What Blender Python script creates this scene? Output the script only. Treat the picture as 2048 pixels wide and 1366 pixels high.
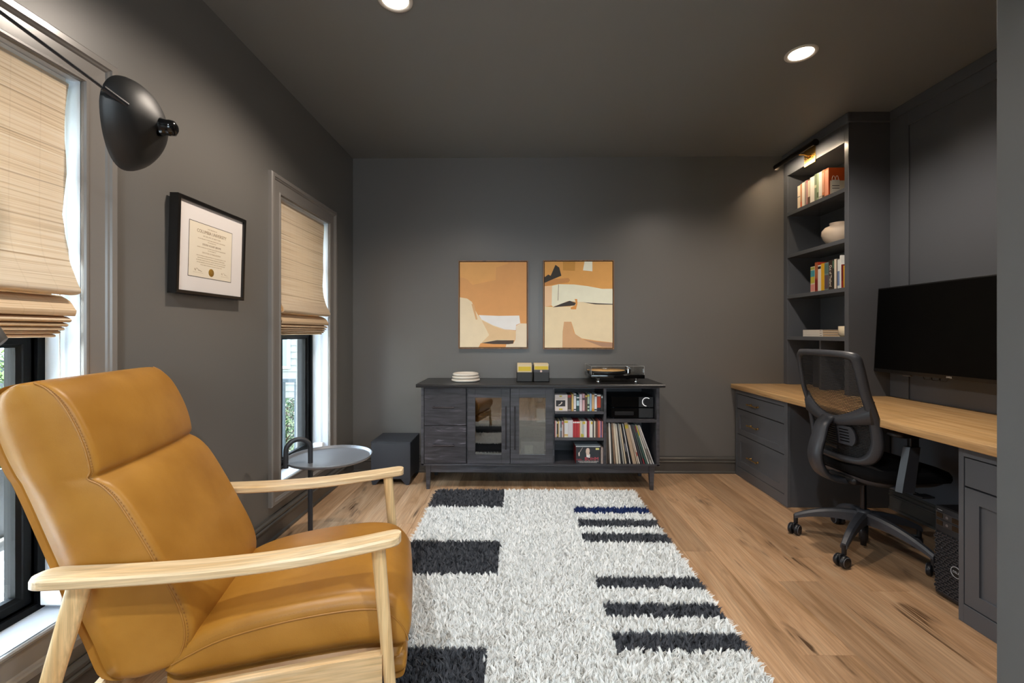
import bpy, bmesh, math, random
import numpy as np
from mathutils import Vector, Matrix
random.seed(7)
rng = np.random.default_rng(11)
PI = math.pi
for o in list(bpy.data.objects):
    bpy.data.objects.remove(o)
SC = bpy.context.scene
COL = SC.collection

# ------------------------------------------------------------------ camera, sky, exposure
cam = bpy.data.cameras.new('camera')
cam.sensor_width = 36.0
cam.lens = 880.0 / 2048.0 * 36.0
cam.shift_y = -18.0 / 2048.0
cam.clip_start = 0.05
co = bpy.data.objects.new('camera', cam)
COL.objects.link(co)
co.location = (0, 0, 1.19)
co.rotation_euler = (PI / 2, 0, 0.014)
SC.camera = co

W = bpy.data.worlds.new('overcast_sky')
SC.world = W
W.use_nodes = True
wn, wl = W.node_tree.nodes, W.node_tree.links
bg = wn['Background']
sky = wn.new('ShaderNodeTexSky')
sky.sky_type = 'NISHITA'
sky.sun_disc = False
sky.sun_elevation = math.radians(48)
sky.sun_rotation = math.radians(70)
sky.air_density = 1.0
sky.dust_density = 3.5
sky.ozone_density = 1.0
mixs = wn.new('ShaderNodeMix')
mixs.data_type = 'RGBA'
mixs.inputs['Factor'].default_value = 0.75
mixs.inputs['B'].default_value = (3.3, 3.8, 4.45, 1)
wl.new(sky.outputs[0], mixs.inputs['A'])
wl.new(mixs.outputs['Result'], bg.inputs[0])
bg.inputs[1].default_value = SKY_STRENGTH = 3.8

vs = SC.view_settings
vs.view_transform = 'Standard'
vs.look = 'None'
vs.gamma = 1.0
vs.use_curve_mapping = False
vs.exposure = 0.0
SC.cycles.use_denoising = True
SC.cycles.max_bounces = 10
SC.cycles.diffuse_bounces = 6
SC.cycles.glossy_bounces = 4
SC.cycles.transparent_max_bounces = 16
SC.cycles.sample_clamp_indirect = 6.0
SC.cycles.caustics_reflective = False
SC.cycles.caustics_refractive = False

sun = bpy.data.lights.new('sun', 'SUN')
sun.energy = 45
sun.angle = math.radians(1)
sun.color = (1.0, .99, .97)
so = bpy.data.objects.new('sun', sun)
so.rotation_euler = Vector((-.02, -.78, -.66)).to_track_quat('-Z', 'Y').to_euler()
COL.objects.link(so)

def portal(name, loc, rot, sx, sy):
    l = bpy.data.lights.new(name, 'AREA')
    l.shape = 'RECTANGLE'
    l.size, l.size_y = sx, sy
    l.cycles.is_portal = True
    o = bpy.data.objects.new(name, l)
    o.location = loc
    o.rotation_euler = rot
    COL.objects.link(o)

DOWN_W, DOWN_COL = 106.0, (1.0, 0.87, 0.74)
PIC_L, PIC_COL = 115.0, (1.0, 0.78, 0.54)

# room numbers
XL, XR, YB, YN, ZC = -1.415, 2.53, 3.75, -1.9, 2.68
WIN = [(0.727, 1.402), (2.58, 3.255)]
WZ0, WZ1 = 0.305, 2.0

for k, (a, b) in enumerate(WIN):
    portal('sky_portal', (-1.63, (a + b) / 2, (WZ0 + WZ1) / 2), (0, -PI / 2, 0), WZ1 - WZ0, b - a)
portal('sky_portal', (0.2, YN - 0.16, 1.55), (PI / 2, 0, 0), 1.6, 1.3)

# ------------------------------------------------------------------ helpers
def lin(h):
    h = h.lstrip('#')
    r = []
    for i in (0, 2, 4):
        c = int(h[i:i + 2], 16) / 255
        r.append(c / 12.92 if c <= 0.04045 else ((c + 0.055) / 1.055) ** 2.4)
    return (r[0], r[1], r[2], 1)

def newmat(name):
    m = bpy.data.materials.new(name)
    m.use_nodes = True
    nt = m.node_tree
    return m, nt, nt.nodes['Principled BSDF']

_cache = {}
def mat(name, col, rough=0.5, metal=0.0, bump=0.0, bscale=60.0, var=0.0, spec=0.5, coat=0.0):
    if name in _cache:
        return _cache[name]
    m, nt, b = newmat(name)
    c = lin(col) if isinstance(col, str) else (*col, 1)
    b.inputs['Base Color'].default_value = c
    b.inputs['Roughness'].default_value = rough
    b.inputs['Metallic'].default_value = metal
    b.inputs['Specular IOR Level'].default_value = spec
    b.inputs['Coat Weight'].default_value = coat
    if bump or var:
        tc = nt.nodes.new('ShaderNodeTexCoord')
        n = nt.nodes.new('ShaderNodeTexNoise')
        n.inputs['Scale'].default_value = bscale
        n.inputs['Detail'].default_value = 4
        nt.links.new(tc.outputs['Object'], n.inputs['Vector'])
        if bump:
            bp = nt.nodes.new('ShaderNodeBump')
            bp.inputs['Strength'].default_value = bump
            bp.inputs['Distance'].default_value = 0.002
            nt.links.new(n.outputs[0], bp.inputs['Height'])
            nt.links.new(bp.outputs[0], b.inputs['Normal'])
        if var:
            n2 = nt.nodes.new('ShaderNodeTexNoise')
            n2.inputs['Scale'].default_value = bscale * 0.12
            nt.links.new(tc.outputs['Object'], n2.inputs['Vector'])
            r = nt.nodes.new('ShaderNodeMapRange')
            r.inputs['To Min'].default_value = 1 - var
            r.inputs['To Max'].default_value = 1 + var
            nt.links.new(n2.outputs[0], r.inputs[0])
            mx = nt.nodes.new('ShaderNodeVectorMath')
            mx.operation = 'SCALE'
            mx.inputs[0].default_value = c[:3]
            nt.links.new(r.outputs[0], mx.inputs['Scale'])
            nt.links.new(mx.outputs[0], b.inputs['Base Color'])
    _cache[name] = m
    return m

def colmat(hexc, rough=0.55):
    return mat('print_' + hexc.lstrip('#') + '_%d' % int(rough * 100), hexc, rough)

def wood(name, c1, c2, c3, axis='Y', scale=1.0, rough=0.45, knots=0.0, bump=0.12, streak=9.0, pores=None, mode='Object', tint=0.14):
    """wood with grain along one axis; colours: base, dark grain, light grain"""
    if name in _cache:
        return _cache[name]
    m, nt, b = newmat(name)
    N, L = nt.nodes, nt.links
    tc = N.new('ShaderNodeTexCoord')
    oi = N.new('ShaderNodeObjectInfo')
    rnd = N.new('ShaderNodeVectorMath')
    rnd.operation = 'SCALE'
    rnd.inputs[0].default_value = (37.0, 53.0, 19.0)
    L.new(oi.outputs['Random'], rnd.inputs['Scale'])
    add = N.new('ShaderNodeVectorMath')
    L.new(tc.outputs[mode], add.inputs[0])
    L.new(rnd.outputs[0], add.inputs[1])
    mp = N.new('ShaderNodeMapping')
    s = [streak * scale] * 3
    s['XYZ'.index(axis)] = 0.75 * scale
    mp.inputs['Scale'].default_value = s
    L.new(add.outputs[0], mp.inputs['Vector'])
    n1 = N.new('ShaderNodeTexNoise')
    n1.inputs['Scale'].default_value = 1.6
    n1.inputs['Detail'].default_value = 7
    n1.inputs['Roughness'].default_value = 0.62
    n1.inputs['Distortion'].default_value = 1.1
    L.new(mp.outputs[0], n1.inputs['Vector'])
    mp2 = N.new('ShaderNodeMapping')
    s2 = [70 * scale] * 3
    s2['XYZ'.index(axis)] = 2.2 * scale
    mp2.inputs['Scale'].default_value = s2
    L.new(add.outputs[0], mp2.inputs['Vector'])
    n2 = N.new('ShaderNodeTexNoise')
    n2.inputs['Scale'].default_value = 2.0
    n2.inputs['Detail'].default_value = 4
    L.new(mp2.outputs[0], n2.inputs['Vector'])
    cr = N.new('ShaderNodeValToRGB')
    cr.color_ramp.elements[0].position = 0.30
    cr.color_ramp.elements[0].color = lin(c2)
    cr.color_ramp.elements[1].position = 0.70
    cr.color_ramp.elements[1].color = lin(c3)
    e = cr.color_ramp.elements.new(0.47)
    e.color = lin(c1)
    L.new(n1.outputs[0], cr.inputs[0])
    mix = N.new('ShaderNodeMix')
    mix.data_type = 'RGBA'
    mix.blend_type = 'MULTIPLY'
    mix.inputs['Factor'].default_value = 1.0
    mr = N.new('ShaderNodeMapRange')
    mr.inputs['From Min'].default_value = 0.35
    mr.inputs['From Max'].default_value = 0.65
    mr.inputs['To Min'].default_value = 0.80
    mr.inputs['To Max'].default_value = 1.10
    L.new(n2.outputs[0], mr.inputs[0])
    L.new(cr.outputs[0], mix.inputs['A'])
    L.new(mr.outputs[0], mix.inputs['B'])
    out = mix.outputs['Result']
    if knots:
        mp3 = N.new('ShaderNodeMapping')
        s3 = [7.5] * 3
        s3['XYZ'.index(axis)] = 1.7
        mp3.inputs['Scale'].default_value = s3
        L.new(add.outputs[0], mp3.inputs['Vector'])
        n3 = N.new('ShaderNodeTexNoise')
        n3.inputs['Scale'].default_value = 1.15
        n3.inputs['Detail'].default_value = 3
        n3.inputs['Distortion'].default_value = 0.8
        L.new(mp3.outputs[0], n3.inputs['Vector'])
        mk = N.new('ShaderNodeMapRange')
        mk.inputs['From Min'].default_value = 0.60
        mk.inputs['From Max'].default_value = 0.70
        L.new(n3.outputs[0], mk.inputs[0])
        mm = N.new('ShaderNodeMath')
        mm.operation = 'MULTIPLY'
        L.new(mk.outputs[0], mm.inputs[0])
        mn = N.new('ShaderNodeMapRange')
        mn.inputs['From Min'].default_value = 0.42
        mn.inputs['From Max'].default_value = 0.58
        mn.inputs['To Max'].default_value = knots
        L.new(n2.outputs[0], mn.inputs[0])
        L.new(mn.outputs[0], mm.inputs[1])
        mixk = N.new('ShaderNodeMix')
        mixk.data_type = 'RGBA'
        mixk.inputs['B'].default_value = lin('#3a2412')
        L.new(mm.outputs[0], mixk.inputs['Factor'])
        L.new(out, mixk.inputs['A'])
        out = mixk.outputs['Result']
    if tint:
        hs = N.new('ShaderNodeHueSaturation')
        mv = N.new('ShaderNodeMapRange')
        mv.inputs['To Min'].default_value = 1 - tint
        mv.inputs['To Max'].default_value = 1 + tint * 0.8
        L.new(oi.outputs['Random'], mv.inputs[0])
        L.new(mv.outputs[0], hs.inputs['Value'])
        L.new(out, hs.inputs['Color'])
        out = hs.outputs[0]
    L.new(out, b.inputs['Base Color'])
    b.inputs['Roughness'].default_value = rough
    bp = N.new('ShaderNodeBump')
    bp.inputs['Strength'].default_value = bump
    bp.inputs['Distance'].default_value = 0.002
    L.new(n2.outputs[0], bp.inputs['Height'])
    L.new(bp.outputs[0], b.inputs['Normal'])
    _cache[name] = m
    return m

def glassmat(name, tint=(0.93, 0.96, 0.95), refl=0.035, rough=0.0):
    m = bpy.data.materials.new(name)
    m.use_nodes = True
    nt = m.node_tree
    nt.nodes.clear()
    out = nt.nodes.new('ShaderNodeOutputMaterial')
    t = nt.nodes.new('ShaderNodeBsdfTransparent')
    t.inputs[0].default_value = (*tint, 1)
    g = nt.nodes.new('ShaderNodeBsdfGlossy')
    g.inputs['Roughness'].default_value = rough
    f = nt.nodes.new('ShaderNodeLayerWeight')
    f.inputs[0].default_value = 0.5
    pw = nt.nodes.new('ShaderNodeMath')
    pw.operation = 'POWER'
    pw.inputs[1].default_value = 5.0
    nt.links.new(f.outputs['Facing'], pw.inputs[0])
    mx = nt.nodes.new('ShaderNodeMath')
    mx.operation = 'MULTIPLY_ADD'
    mx.inputs[1].default_value = 0.9
    mx.inputs[2].default_value = refl
    mx.use_clamp = True
    nt.links.new(pw.outputs[0], mx.inputs[0])
    s = nt.nodes.new('ShaderNodeMixShader')
    nt.links.new(mx.outputs[0], s.inputs[0])
    nt.links.new(t.outputs[0], s.inputs[1])
    nt.links.new(g.outputs[0], s.inputs[2])
    nt.links.new(s.outputs[0], out.inputs[0])
    return m

def emis(name, col, st):
    m = bpy.data.materials.new(name)
    m.use_nodes = True
    nt = m.node_tree
    b = nt.nodes['Principled BSDF']
    b.inputs['Base Color'].default_value = (0.8, 0.8, 0.8, 1)
    b.inputs['Emission Color'].default_value = (*col, 1)
    b.inputs['Emission Strength'].default_value = st
    return m

class MB:
    """collects geometry into one mesh; each call takes a material slot index"""
    def __init__(s):
        s.bm = bmesh.new()
    def _add(s, vs, fs, mi=0, smooth=False):
        v = [s.bm.verts.new(p) for p in vs]
        out = []
        for f in fs:
            try:
                q = s.bm.faces.new([v[i] for i in f])
                q.material_index = mi
                q.smooth = smooth
                out.append(q)
            except ValueError:
                pass
        return v, out
    def box(s, x0, x1, y0, y1, z0, z1, mi=0, bev=0.0, seg=1, M=None):
        t = bmesh.new()
        bmesh.ops.create_cube(t, size=1)
        for v in t.verts:
            v.co = Vector((x0 + (v.co.x + .5) * (x1 - x0), y0 + (v.co.y + .5) * (y1 - y0), z0 + (v.co.z + .5) * (z1 - z0)))
        if bev:
            bmesh.ops.bevel(t, geom=list(t.edges), offset=bev, segments=seg, affect='EDGES', profile=.5)
        s.merge(t, mi, seg > 1, M)
        return s
    def merge(s, t, mi=0, smooth=False, M=None):
        t.verts.index_update()
        vs = [(M @ v.co) if M else v.co.copy() for v in t.verts]
        fs = [[v.index for v in f.verts] for f in t.faces]
        t.free()
        s._add(vs, fs, mi, smooth)
    def prism(s, pts, y0, y1, axis='Y', mi=0, M=None, smooth=False):
        """closed 2-D outline pushed along an axis; pts in the two other axes (X,Z / Y,Z / X,Y)"""
        n = len(pts)
        def P(p, d):
            q = {'Y': (p[0], d, p[1]), 'X': (d, p[0], p[1]), 'Z': (p[0], p[1], d)}[axis]
            return (M @ Vector(q)) if M else q
        vs = [P(p, y0) for p in pts] + [P(p, y1) for p in pts]
        s._add(vs, [[i, (i + 1) % n, n + (i + 1) % n, n + i] for i in range(n)], mi, smooth)
        tri = [list(range(n))]
        if n > 4:
            from mathutils.geometry import tessellate_polygon
            tri = [list(t) for t in tessellate_polygon([[Vector((p[0], p[1], 0)) for p in pts]])]
        s._add([P(p, y0) for p in pts], tri, mi)
        s._add([P(p, y1) for p in pts], tri, mi)
        return s
    def cyl(s, p0, p1, r0, r1=None, n=16, mi=0, cap=True, smooth=True):
        r1 = r0 if r1 is None else r1
        return s.tube([p0, p1], [r0, r1], n, mi, cap, smooth)
    def tube(s, path, r, n=10, mi=0, cap=True, smooth=True, flat=None, up=None):
        path = [Vector(p) for p in path]
        k = len(path)
        if not isinstance(r, (list, tuple)):
            r = [r] * k
        tang = []
        for i in range(k):
            a, b = path[max(i - 1, 0)], path[min(i + 1, k - 1)]
            tang.append((b - a).normalized())
        u = Vector(up) if up else Vector((0, 0, 1))
        if abs(u.dot(tang[0])) > 0.95:
            u = Vector((1, 0, 0))
        vs = []
        for i in range(k):
            t = tang[i]
            e1 = (u - t * u.dot(t)).normalized()
            e2 = t.cross(e1)
            if not up:
                u = e1
            ri = r[i] if isinstance(r[i], (tuple, list)) else (r[i], r[i])
            for j in range(n):
                a = 2 * PI * j / n
                vs.append(path[i] + e1 * math.cos(a) * ri[0] + e2 * math.sin(a) * ri[1])
        fs = []
        for i in range(k - 1):
            for j in range(n):
                fs.append([i * n + j, i * n + (j + 1) % n, (i + 1) * n + (j + 1) % n, (i + 1) * n + j])
        s._add(vs, fs, mi, smooth)
        if cap:
            s._add(vs[:n], [list(range(n))], mi)
            s._add(vs[-n:], [list(range(n))], mi)
        return s
    def lathe(s, prof, n=32, mi=0, M=None, smooth=True):
        vs, fs = [], []
        for (r, z) in prof:
            for j in range(n):
                a = 2 * PI * j / n
                p = Vector((r * math.cos(a), r * math.sin(a), z))
                vs.append((M @ p) if M else p)
        for i in range(len(prof) - 1):
            for j in range(n):
                fs.append([i * n + j, i * n + (j + 1) % n, (i + 1) * n + (j + 1) % n, (i + 1) * n + j])
        s._add(vs, fs, mi, smooth)
        return s
    def grid(s, rows, mi=0, smooth=True, wrap=False, capends=False):
        """rows of equal length of points"""
        n = len(rows[0])
        vs = [p for r in rows for p in r]
        fs = []
        for i in range(len(rows) - 1):
            for j in range(n if wrap else n - 1):
                fs.append([i * n + j, i * n + (j + 1) % n, (i + 1) * n + (j + 1) % n, (i + 1) * n + j])
        s._add(vs, fs, mi, smooth)
        if capends:
            s._add(rows[0], [list(range(n))], mi, smooth)
            s._add(rows[-1], [list(range(n))], mi, smooth)
        return s
    def ring(s, rect, prof, P, mi=0):
        """mitred frame: rect (u0,u1,v0,v1), prof [(outward offset d, height t)], P maps (u,v,t) to space"""
        u0, u1, v0, v1 = rect
        rows = []
        for d, t in prof:
            rows.append([P(u0 - d, v0 - d, t), P(u1 + d, v0 - d, t), P(u1 + d, v1 + d, t), P(u0 - d, v1 + d, t)])
        s.grid(rows, mi, smooth=False, wrap=True)
        return s
    def build(s, name, mats, parent=None, sub=None, kind=None, label=None, weld=False, abslocal=True):
        bm = s.bm
        if weld:
            bmesh.ops.remove_doubles(bm, verts=bm.verts, dist=1e-5)
        bmesh.ops.recalc_face_normals(bm, faces=bm.faces)
        me = bpy.data.meshes.new(name)
        if parent is not None and abslocal:
            w = world_of(parent)
            bm.transform(w.inverted())
        bm.to_mesh(me)
        bm.free()
        for m in (mats if isinstance(mats, (list, tuple)) else [mats]):
            me.materials.append(m)
        o = bpy.data.objects.new(name, me)
        COL.objects.link(o)
        if parent is not None:
            o.parent = parent
        if kind:
            o['kind'] = kind
        if label:
            o['label'] = label
        return o

def world_of(o):
    m = o.matrix_basis.copy()
    p = o.parent
    while p is not None:
        m = p.matrix_basis @ m
        p = p.parent
    return m

def thing(name, label, cat, loc=(0, 0, 0), rz=0.0, group=None):
    o = bpy.data.objects.new(name, None)
    o.empty_display_size = 0.05
    COL.objects.link(o)
    o.location = loc
    o.rotation_euler = (0, 0, rz)
    o['label'] = label
    o['category'] = cat
    if group:
        o['group'] = group
    return o

def tag(o, label, cat, group=None):
    o['label'] = label
    o['category'] = cat
    if group:
        o['group'] = group
    return o

def struct(name, loc=(0, 0, 0)):
    o = bpy.data.objects.new(name, None)
    COL.objects.link(o)
    o.location = loc
    o['kind'] = 'structure'
    return o

def copy_tree(o, parent=None):
    c = o.copy()
    COL.objects.link(c)
    c.parent = parent
    for ch in [x for x in bpy.data.objects if x.parent == o]:
        copy_tree(ch, c)
    return c

def text(parent, s, size, M, m, name='lettering', align='CENTER', ext=0.0003, sx=1.0, kind=None):
    """flat lettering; M places the XY plane of the text"""
    cu = bpy.data.curves.new(name, 'FONT')
    cu.body = s
    cu.size = size
    cu.align_x = align
    cu.align_y = 'CENTER'
    cu.extrude = ext
    cu.resolution_u = 2
    ob = bpy.data.objects.new('tmp', cu)
    COL.objects.link(ob)
    bpy.context.view_layer.update()
    me = bpy.data.meshes.new_from_object(ob.evaluated_get(bpy.context.evaluated_depsgraph_get()))
    bpy.data.objects.remove(ob)
    bpy.data.curves.remove(cu)
    T = M @ Matrix.Diagonal((sx, 1, 1, 1))
    if parent is not None:
        T = world_of(parent).inverted() @ T
    me.transform(T)
    me.materials.clear()
    me.materials.append(m)
    o = bpy.data.objects.new(name, me)
    COL.objects.link(o)
    o.parent = parent
    if kind:
        o['kind'] = kind
    return o

def basis(origin, ex, ey):
    ex, ey = Vector(ex).normalized(), Vector(ey).normalized()
    ez = ex.cross(ey)
    return Matrix(((ex.x, ey.x, ez.x, origin[0]), (ex.y, ey.y, ez.y, origin[1]), (ex.z, ey.z, ez.z, origin[2]), (0, 0, 0, 1)))

def smooth_curve(pts, n):
    """Catmull-Rom through points, n samples per span"""
    P = [np.array(p, float) for p in pts]
    out = []
    for i in range(len(P) - 1):
        p0 = P[i - 1] if i > 0 else 2 * P[0] - P[1]
        p1, p2 = P[i], P[i + 1]
        p3 = P[i + 2] if i + 2 < len(P) else 2 * P[-1] - P[-2]
        for k in range(n):
            t = k / n
            out.append(.5 * ((2 * p1) + (-p0 + p2) * t + (2 * p0 - 5 * p1 + 4 * p2 - p3) * t * t + (-p0 + 3 * p1 - 3 * p2 + p3) * t ** 3))
    out.append(P[-1])
    return out

ORD = ['first', 'second', 'third', 'fourth', 'fifth', 'sixth', 'seventh', 'eighth', 'ninth', 'tenth', 'eleventh', 'twelfth', 'thirteenth', 'fourteenth', 'fifteenth', 'sixteenth', 'seventeenth', 'eighteenth', 'nineteenth', 'twentieth']
def ordinal(k):
    if k < 20:
        return ORD[k]
    if k < 29:
        return 'twenty-' + ORD[k - 20]
    if k == 29:
        return 'thirtieth'
    if k < 39:
        return 'thirty-' + ORD[k - 30]
    return 'fortieth'

# ------------------------------------------------------------------ shared materials
M_wall = mat('charcoal_wall_paint', '#6b6864', 0.36, bump=0.03, bscale=220, spec=0.5)
M_ceil = mat('charcoal_ceiling_paint', '#7c7d7c', 0.5, bump=0.05, bscale=220, spec=0.4)
M_trim = mat('charcoal_trim_gloss', '#7f7a75', 0.22, bump=0.02, bscale=60, spec=0.55)  # casing colour lightened to stand in for lights reflected in the gloss
M_base = mat('charcoal_baseboard_gloss', '#514e4a', 0.26, spec=0.5)
M_cab = mat('charcoal_cabinet_daylit', '#575a60', 0.27, bump=0.02, bscale=90, spec=0.5)  # blue tint put into the colour for daylight from the windows
M_jamb = mat('white_jamb_paint', '#c4c9d0', 0.35)
M_blackframe = mat('black_window_vinyl', '#040405', 0.55, spec=.15)
M_glass = glassmat('window_glass')
M_doorglass = glassmat('door_glass', (0.72, 0.74, 0.74), 0.20)
M_blackmetal = mat('black_powdercoat', '#15161a', 0.42, bump=0.04, bscale=300)
M_blackplastic = mat('black_plastic', '#1a1b1f', 0.38, bump=0.06, bscale=400)
M_darkplastic = mat('charcoal_plastic', '#3f4147', 0.38, bump=0.06, bscale=400)
M_gloss = mat('gloss_black', '#050506', 0.08)
M_chrome = mat('chrome', '#d8d8da', 0.12, 1.0)
M_brass = mat('aged_brass', '#c9a15a', 0.25, 1.0)
M_pewter = mat('dark_pewter', '#6a6560', 0.3, 1.0)
M_white = mat('white_plastic', '#eceae6', 0.4)
M_oakfloor = wood('oak_floor', '#bb9470', '#9c7853', '#cdab88', 'Y', 1.0, 0.34, knots=0.9, bump=0.18, tint=0.2)
M_oakdesk = wood('oak_worktop', '#c49b67', '#ae8352', '#d3ad7c', 'Y', 1.0, 0.38, bump=0.08, tint=0)
M_ash = wood('ash_chair_wood', '#dbbd92', '#cca673', '#e8d2ae', 'X', 1.4, 0.36, bump=0.06, tint=0)
M_oaktop = wood('black_oak_top', '#242324', '#1a191b', '#302f31', 'X', 1.3, 0.32, bump=0.2, tint=0)  # same oak as the body, left dark on the top
M_black_oak = wood('black_oak_daylit', '#3f3e42', '#2e2e32', '#55545a', 'X', 1.3, 0.4, bump=0.25, tint=0)  # body oak lightened in colour to stand in for reflected daylight
# ------------------------------------------------------------------ room shell
fl = struct('floor')
mb = MB(); mb.box(XL - .25, XR + .15, YN - .2, YB + .15, -.1, -.013)
mb.build('subfloor', mat('subfloor_board', '#4a3520', .8), fl)
PW = 0.19
meshes = {}
nrow = int((XR - XL) / PW) + 1
for i in range(nrow):
    x0 = XL + i * PW
    x1 = min(x0 + PW, XR)
    y = YN - random.uniform(0.1, 1.6)
    while y < YB:
        Lp = random.choice((1.25, 1.55, 1.85, 2.1))
        a, b = max(y, YN), min(y + Lp, YB)
        y += Lp
        if b - a < 0.03:
            continue
        mb = MB()
        mb.box(x0 + .0004, x1 - .0004, a + .0004, b - .0004, -.013, 0, 0, .0011)
        o = mb.build('plank', M_oakfloor, fl)

mb = MB(); mb.box(XL - .25, XR + .15, YN - .2, YB + .15, ZC, ZC + .12)
c_ = mb.build('ceiling', M_ceil, kind='structure')
mb = MB(); mb.box(XL - .25, XR + .15, YB, YB + .15, 0, ZC)
mb.build('wall_back', M_wall, kind='structure')
mb = MB(); mb.box(XR, XR + .15, YN - .2, YB, 0, ZC)
mb.build('wall_right', M_cab, kind='structure')
mb = MB()
XO = XL - .25
g_ = .0195
mb.box(XO, XL, YN - .2, YB, 0, WZ0 - g_)
mb.box(XO, XL, YN - .2, YB, WZ1 + g_, ZC)
ys = [YN - .2] + [v for a, b in WIN for v in (a - g_, b + g_)] + [YB]
for i in range(0, len(ys), 2):
    mb.box(XO, XL, ys[i], ys[i + 1], WZ0 - g_, WZ1 + g_)
mb.build('wall_left', M_wall, kind='structure')
# wall behind the camera; its window is added to let in fill daylight
mb = MB()
RX0, RX1, RZ0, RZ1 = -.6, 1.0, .9, 2.2
mb.box(XL, RX0, YN - .2, YN, 0, ZC); mb.box(RX1, XR, YN - .2, YN, 0, ZC)
mb.box(RX0, RX1, YN - .2, YN, 0, RZ0); mb.box(RX0, RX1, YN - .2, YN, RZ1, ZC)
mb.build('wall_front', mat('pale_wall_paint', '#b9b4ac', .6), kind='structure')
# short partition at the right edge of the view
mb = MB(); mb.box(1.105, XR, .86, 1.035, 0, ZC, 0, .004)
mb.build('wall_partition', mat('grey_partition_paint', '#585a5b', .5, bump=.05, bscale=220), kind='structure')

# baseboards: tall board, bead, cap and shoe
BP = [(0, 0), (.022, 0), (.022, .012), (.014, .02), (.014, .088), (.02, .094), (.02, .102), (.013, .108), (.017, .116), (.017, .126), (.008, .134), (.006, .142), (0, .142)]
def baseboard(name, a, b, nrm):
    a, b, n = Vector((*a, 0)), Vector((*b, 0)), Vector((*nrm, 0))
    mb = MB()
    rows = [[p + n * d + Vector((0, 0, z)) for d, z in BP] for p in (a, b)]
    mb.grid(rows, 0, False, wrap=True, capends=True)
    return mb.build(name, M_base, kind='structure')
baseboard('baseboard_back', (XL, YB), (1.83, YB), (0, -1))
baseboard('baseboard_left', (XL, YN), (XL, YB - .022), (1, 0))
baseboard('baseboard_right', (XR, 1.04), (XR, 3.018), (-1, 0))

# ------------------------------------------------------------------ windows
CAS = [(0, 0), (0, .012), (.004, .017), (.011, .017), (.015, .012), (.072, .013), (.076, .018), (.081, .021), (.085, .026), (.104, .026), (.11, .02), (.11, 0)]
for k, (a, b) in enumerate(WIN):
    wdw = struct('window_%d' % (k + 1), (XL, (a + b) / 2, WZ0))
    mb = MB(); mb.ring((a, b, WZ0, WZ1), CAS, lambda u, v, t: (XL + t, u, v))
    mb.build('casing', M_trim, wdw)
    mb = MB()
    mb.box(-1.53, XL + .002, a - .02, a, WZ0 - .02, WZ1 + .02); mb.box(-1.53, XL + .002, b, b + .02, WZ0 - .02, WZ1 + .02)
    mb.box(-1.53, XL + .002, a, b, WZ1, WZ1 + .02)
    mb.build('jamb', M_jamb, wdw)
    mb = MB(); mb.box(-1.53, XL + .004, a, b, WZ0 - .02, WZ0)
    mb.build('sill', M_jamb, wdw)
    P = lambda u, v, t: (-1.53 - t, u, v)
    mb = MB(); mb.ring((a, b, WZ0, WZ1), [(.02, 0), (-.022, 0), (-.022, .012), (-.03, .012), (-.03, .10), (.02, .10), (.02, 0)], P)
    mb.box(-1.605, -1.545, a, b, WZ0, WZ0 + .03)
    mb.build('frame', M_blackframe, wdw)
    for nm, z0, z1, t0 in (('lower_sash', WZ0 + .022, 1.185, .012), ('upper_sash', 1.15, WZ1 - .022, .05)):
        mb = MB()
        mb.ring((a + .022, b - .022, z0, z1), [(0, t0), (-.03, t0), (-.032, t0 + .004), (-.042, t0 + .012), (-.042, t0 + .034), (0, t0 + .034), (0, t0)], P)
        s = mb.build('sash', M_blackframe, wdw)
        mb = MB(); mb.box(-1.53 - t0 - .024, -1.53 - t0 - .02, a + .06, b - .06, z0 + .038, z1 - .038)
        mb.build('pane', M_glass, s)
        mb = MB(); mb.box(-1.53 - t0 - .03, -1.53 - t0 - .012, b - .392, b - .374, z0 + .03, z1 - .03)
        mb.build('muntin', M_blackframe, s)
w3 = struct('window_3', (0, YN, RZ0))  # unseen window added behind the camera as a source of fill light
mb = MB(); mb.ring((RX0, RX1, RZ0, RZ1), CAS, lambda u, v, t: (u, YN + t, v)); mb.build('casing', M_trim, w3)
mb = MB(); mb.ring((RX0, RX1, RZ0, RZ1), [(.01, 0), (-.05, 0), (-.05, .06), (.01, .06), (.01, 0)], lambda u, v, t: (u, YN - .1 - t, v))
mb.box(.17, .23, YN - .16, YN - .1, RZ0, RZ1)
mb.build('frame', M_blackframe, w3)
mb = MB(); mb.box(RX0, RX1, YN - .134, YN - .13, RZ0, RZ1); mb.build('pane', M_glass, w3)

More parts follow.
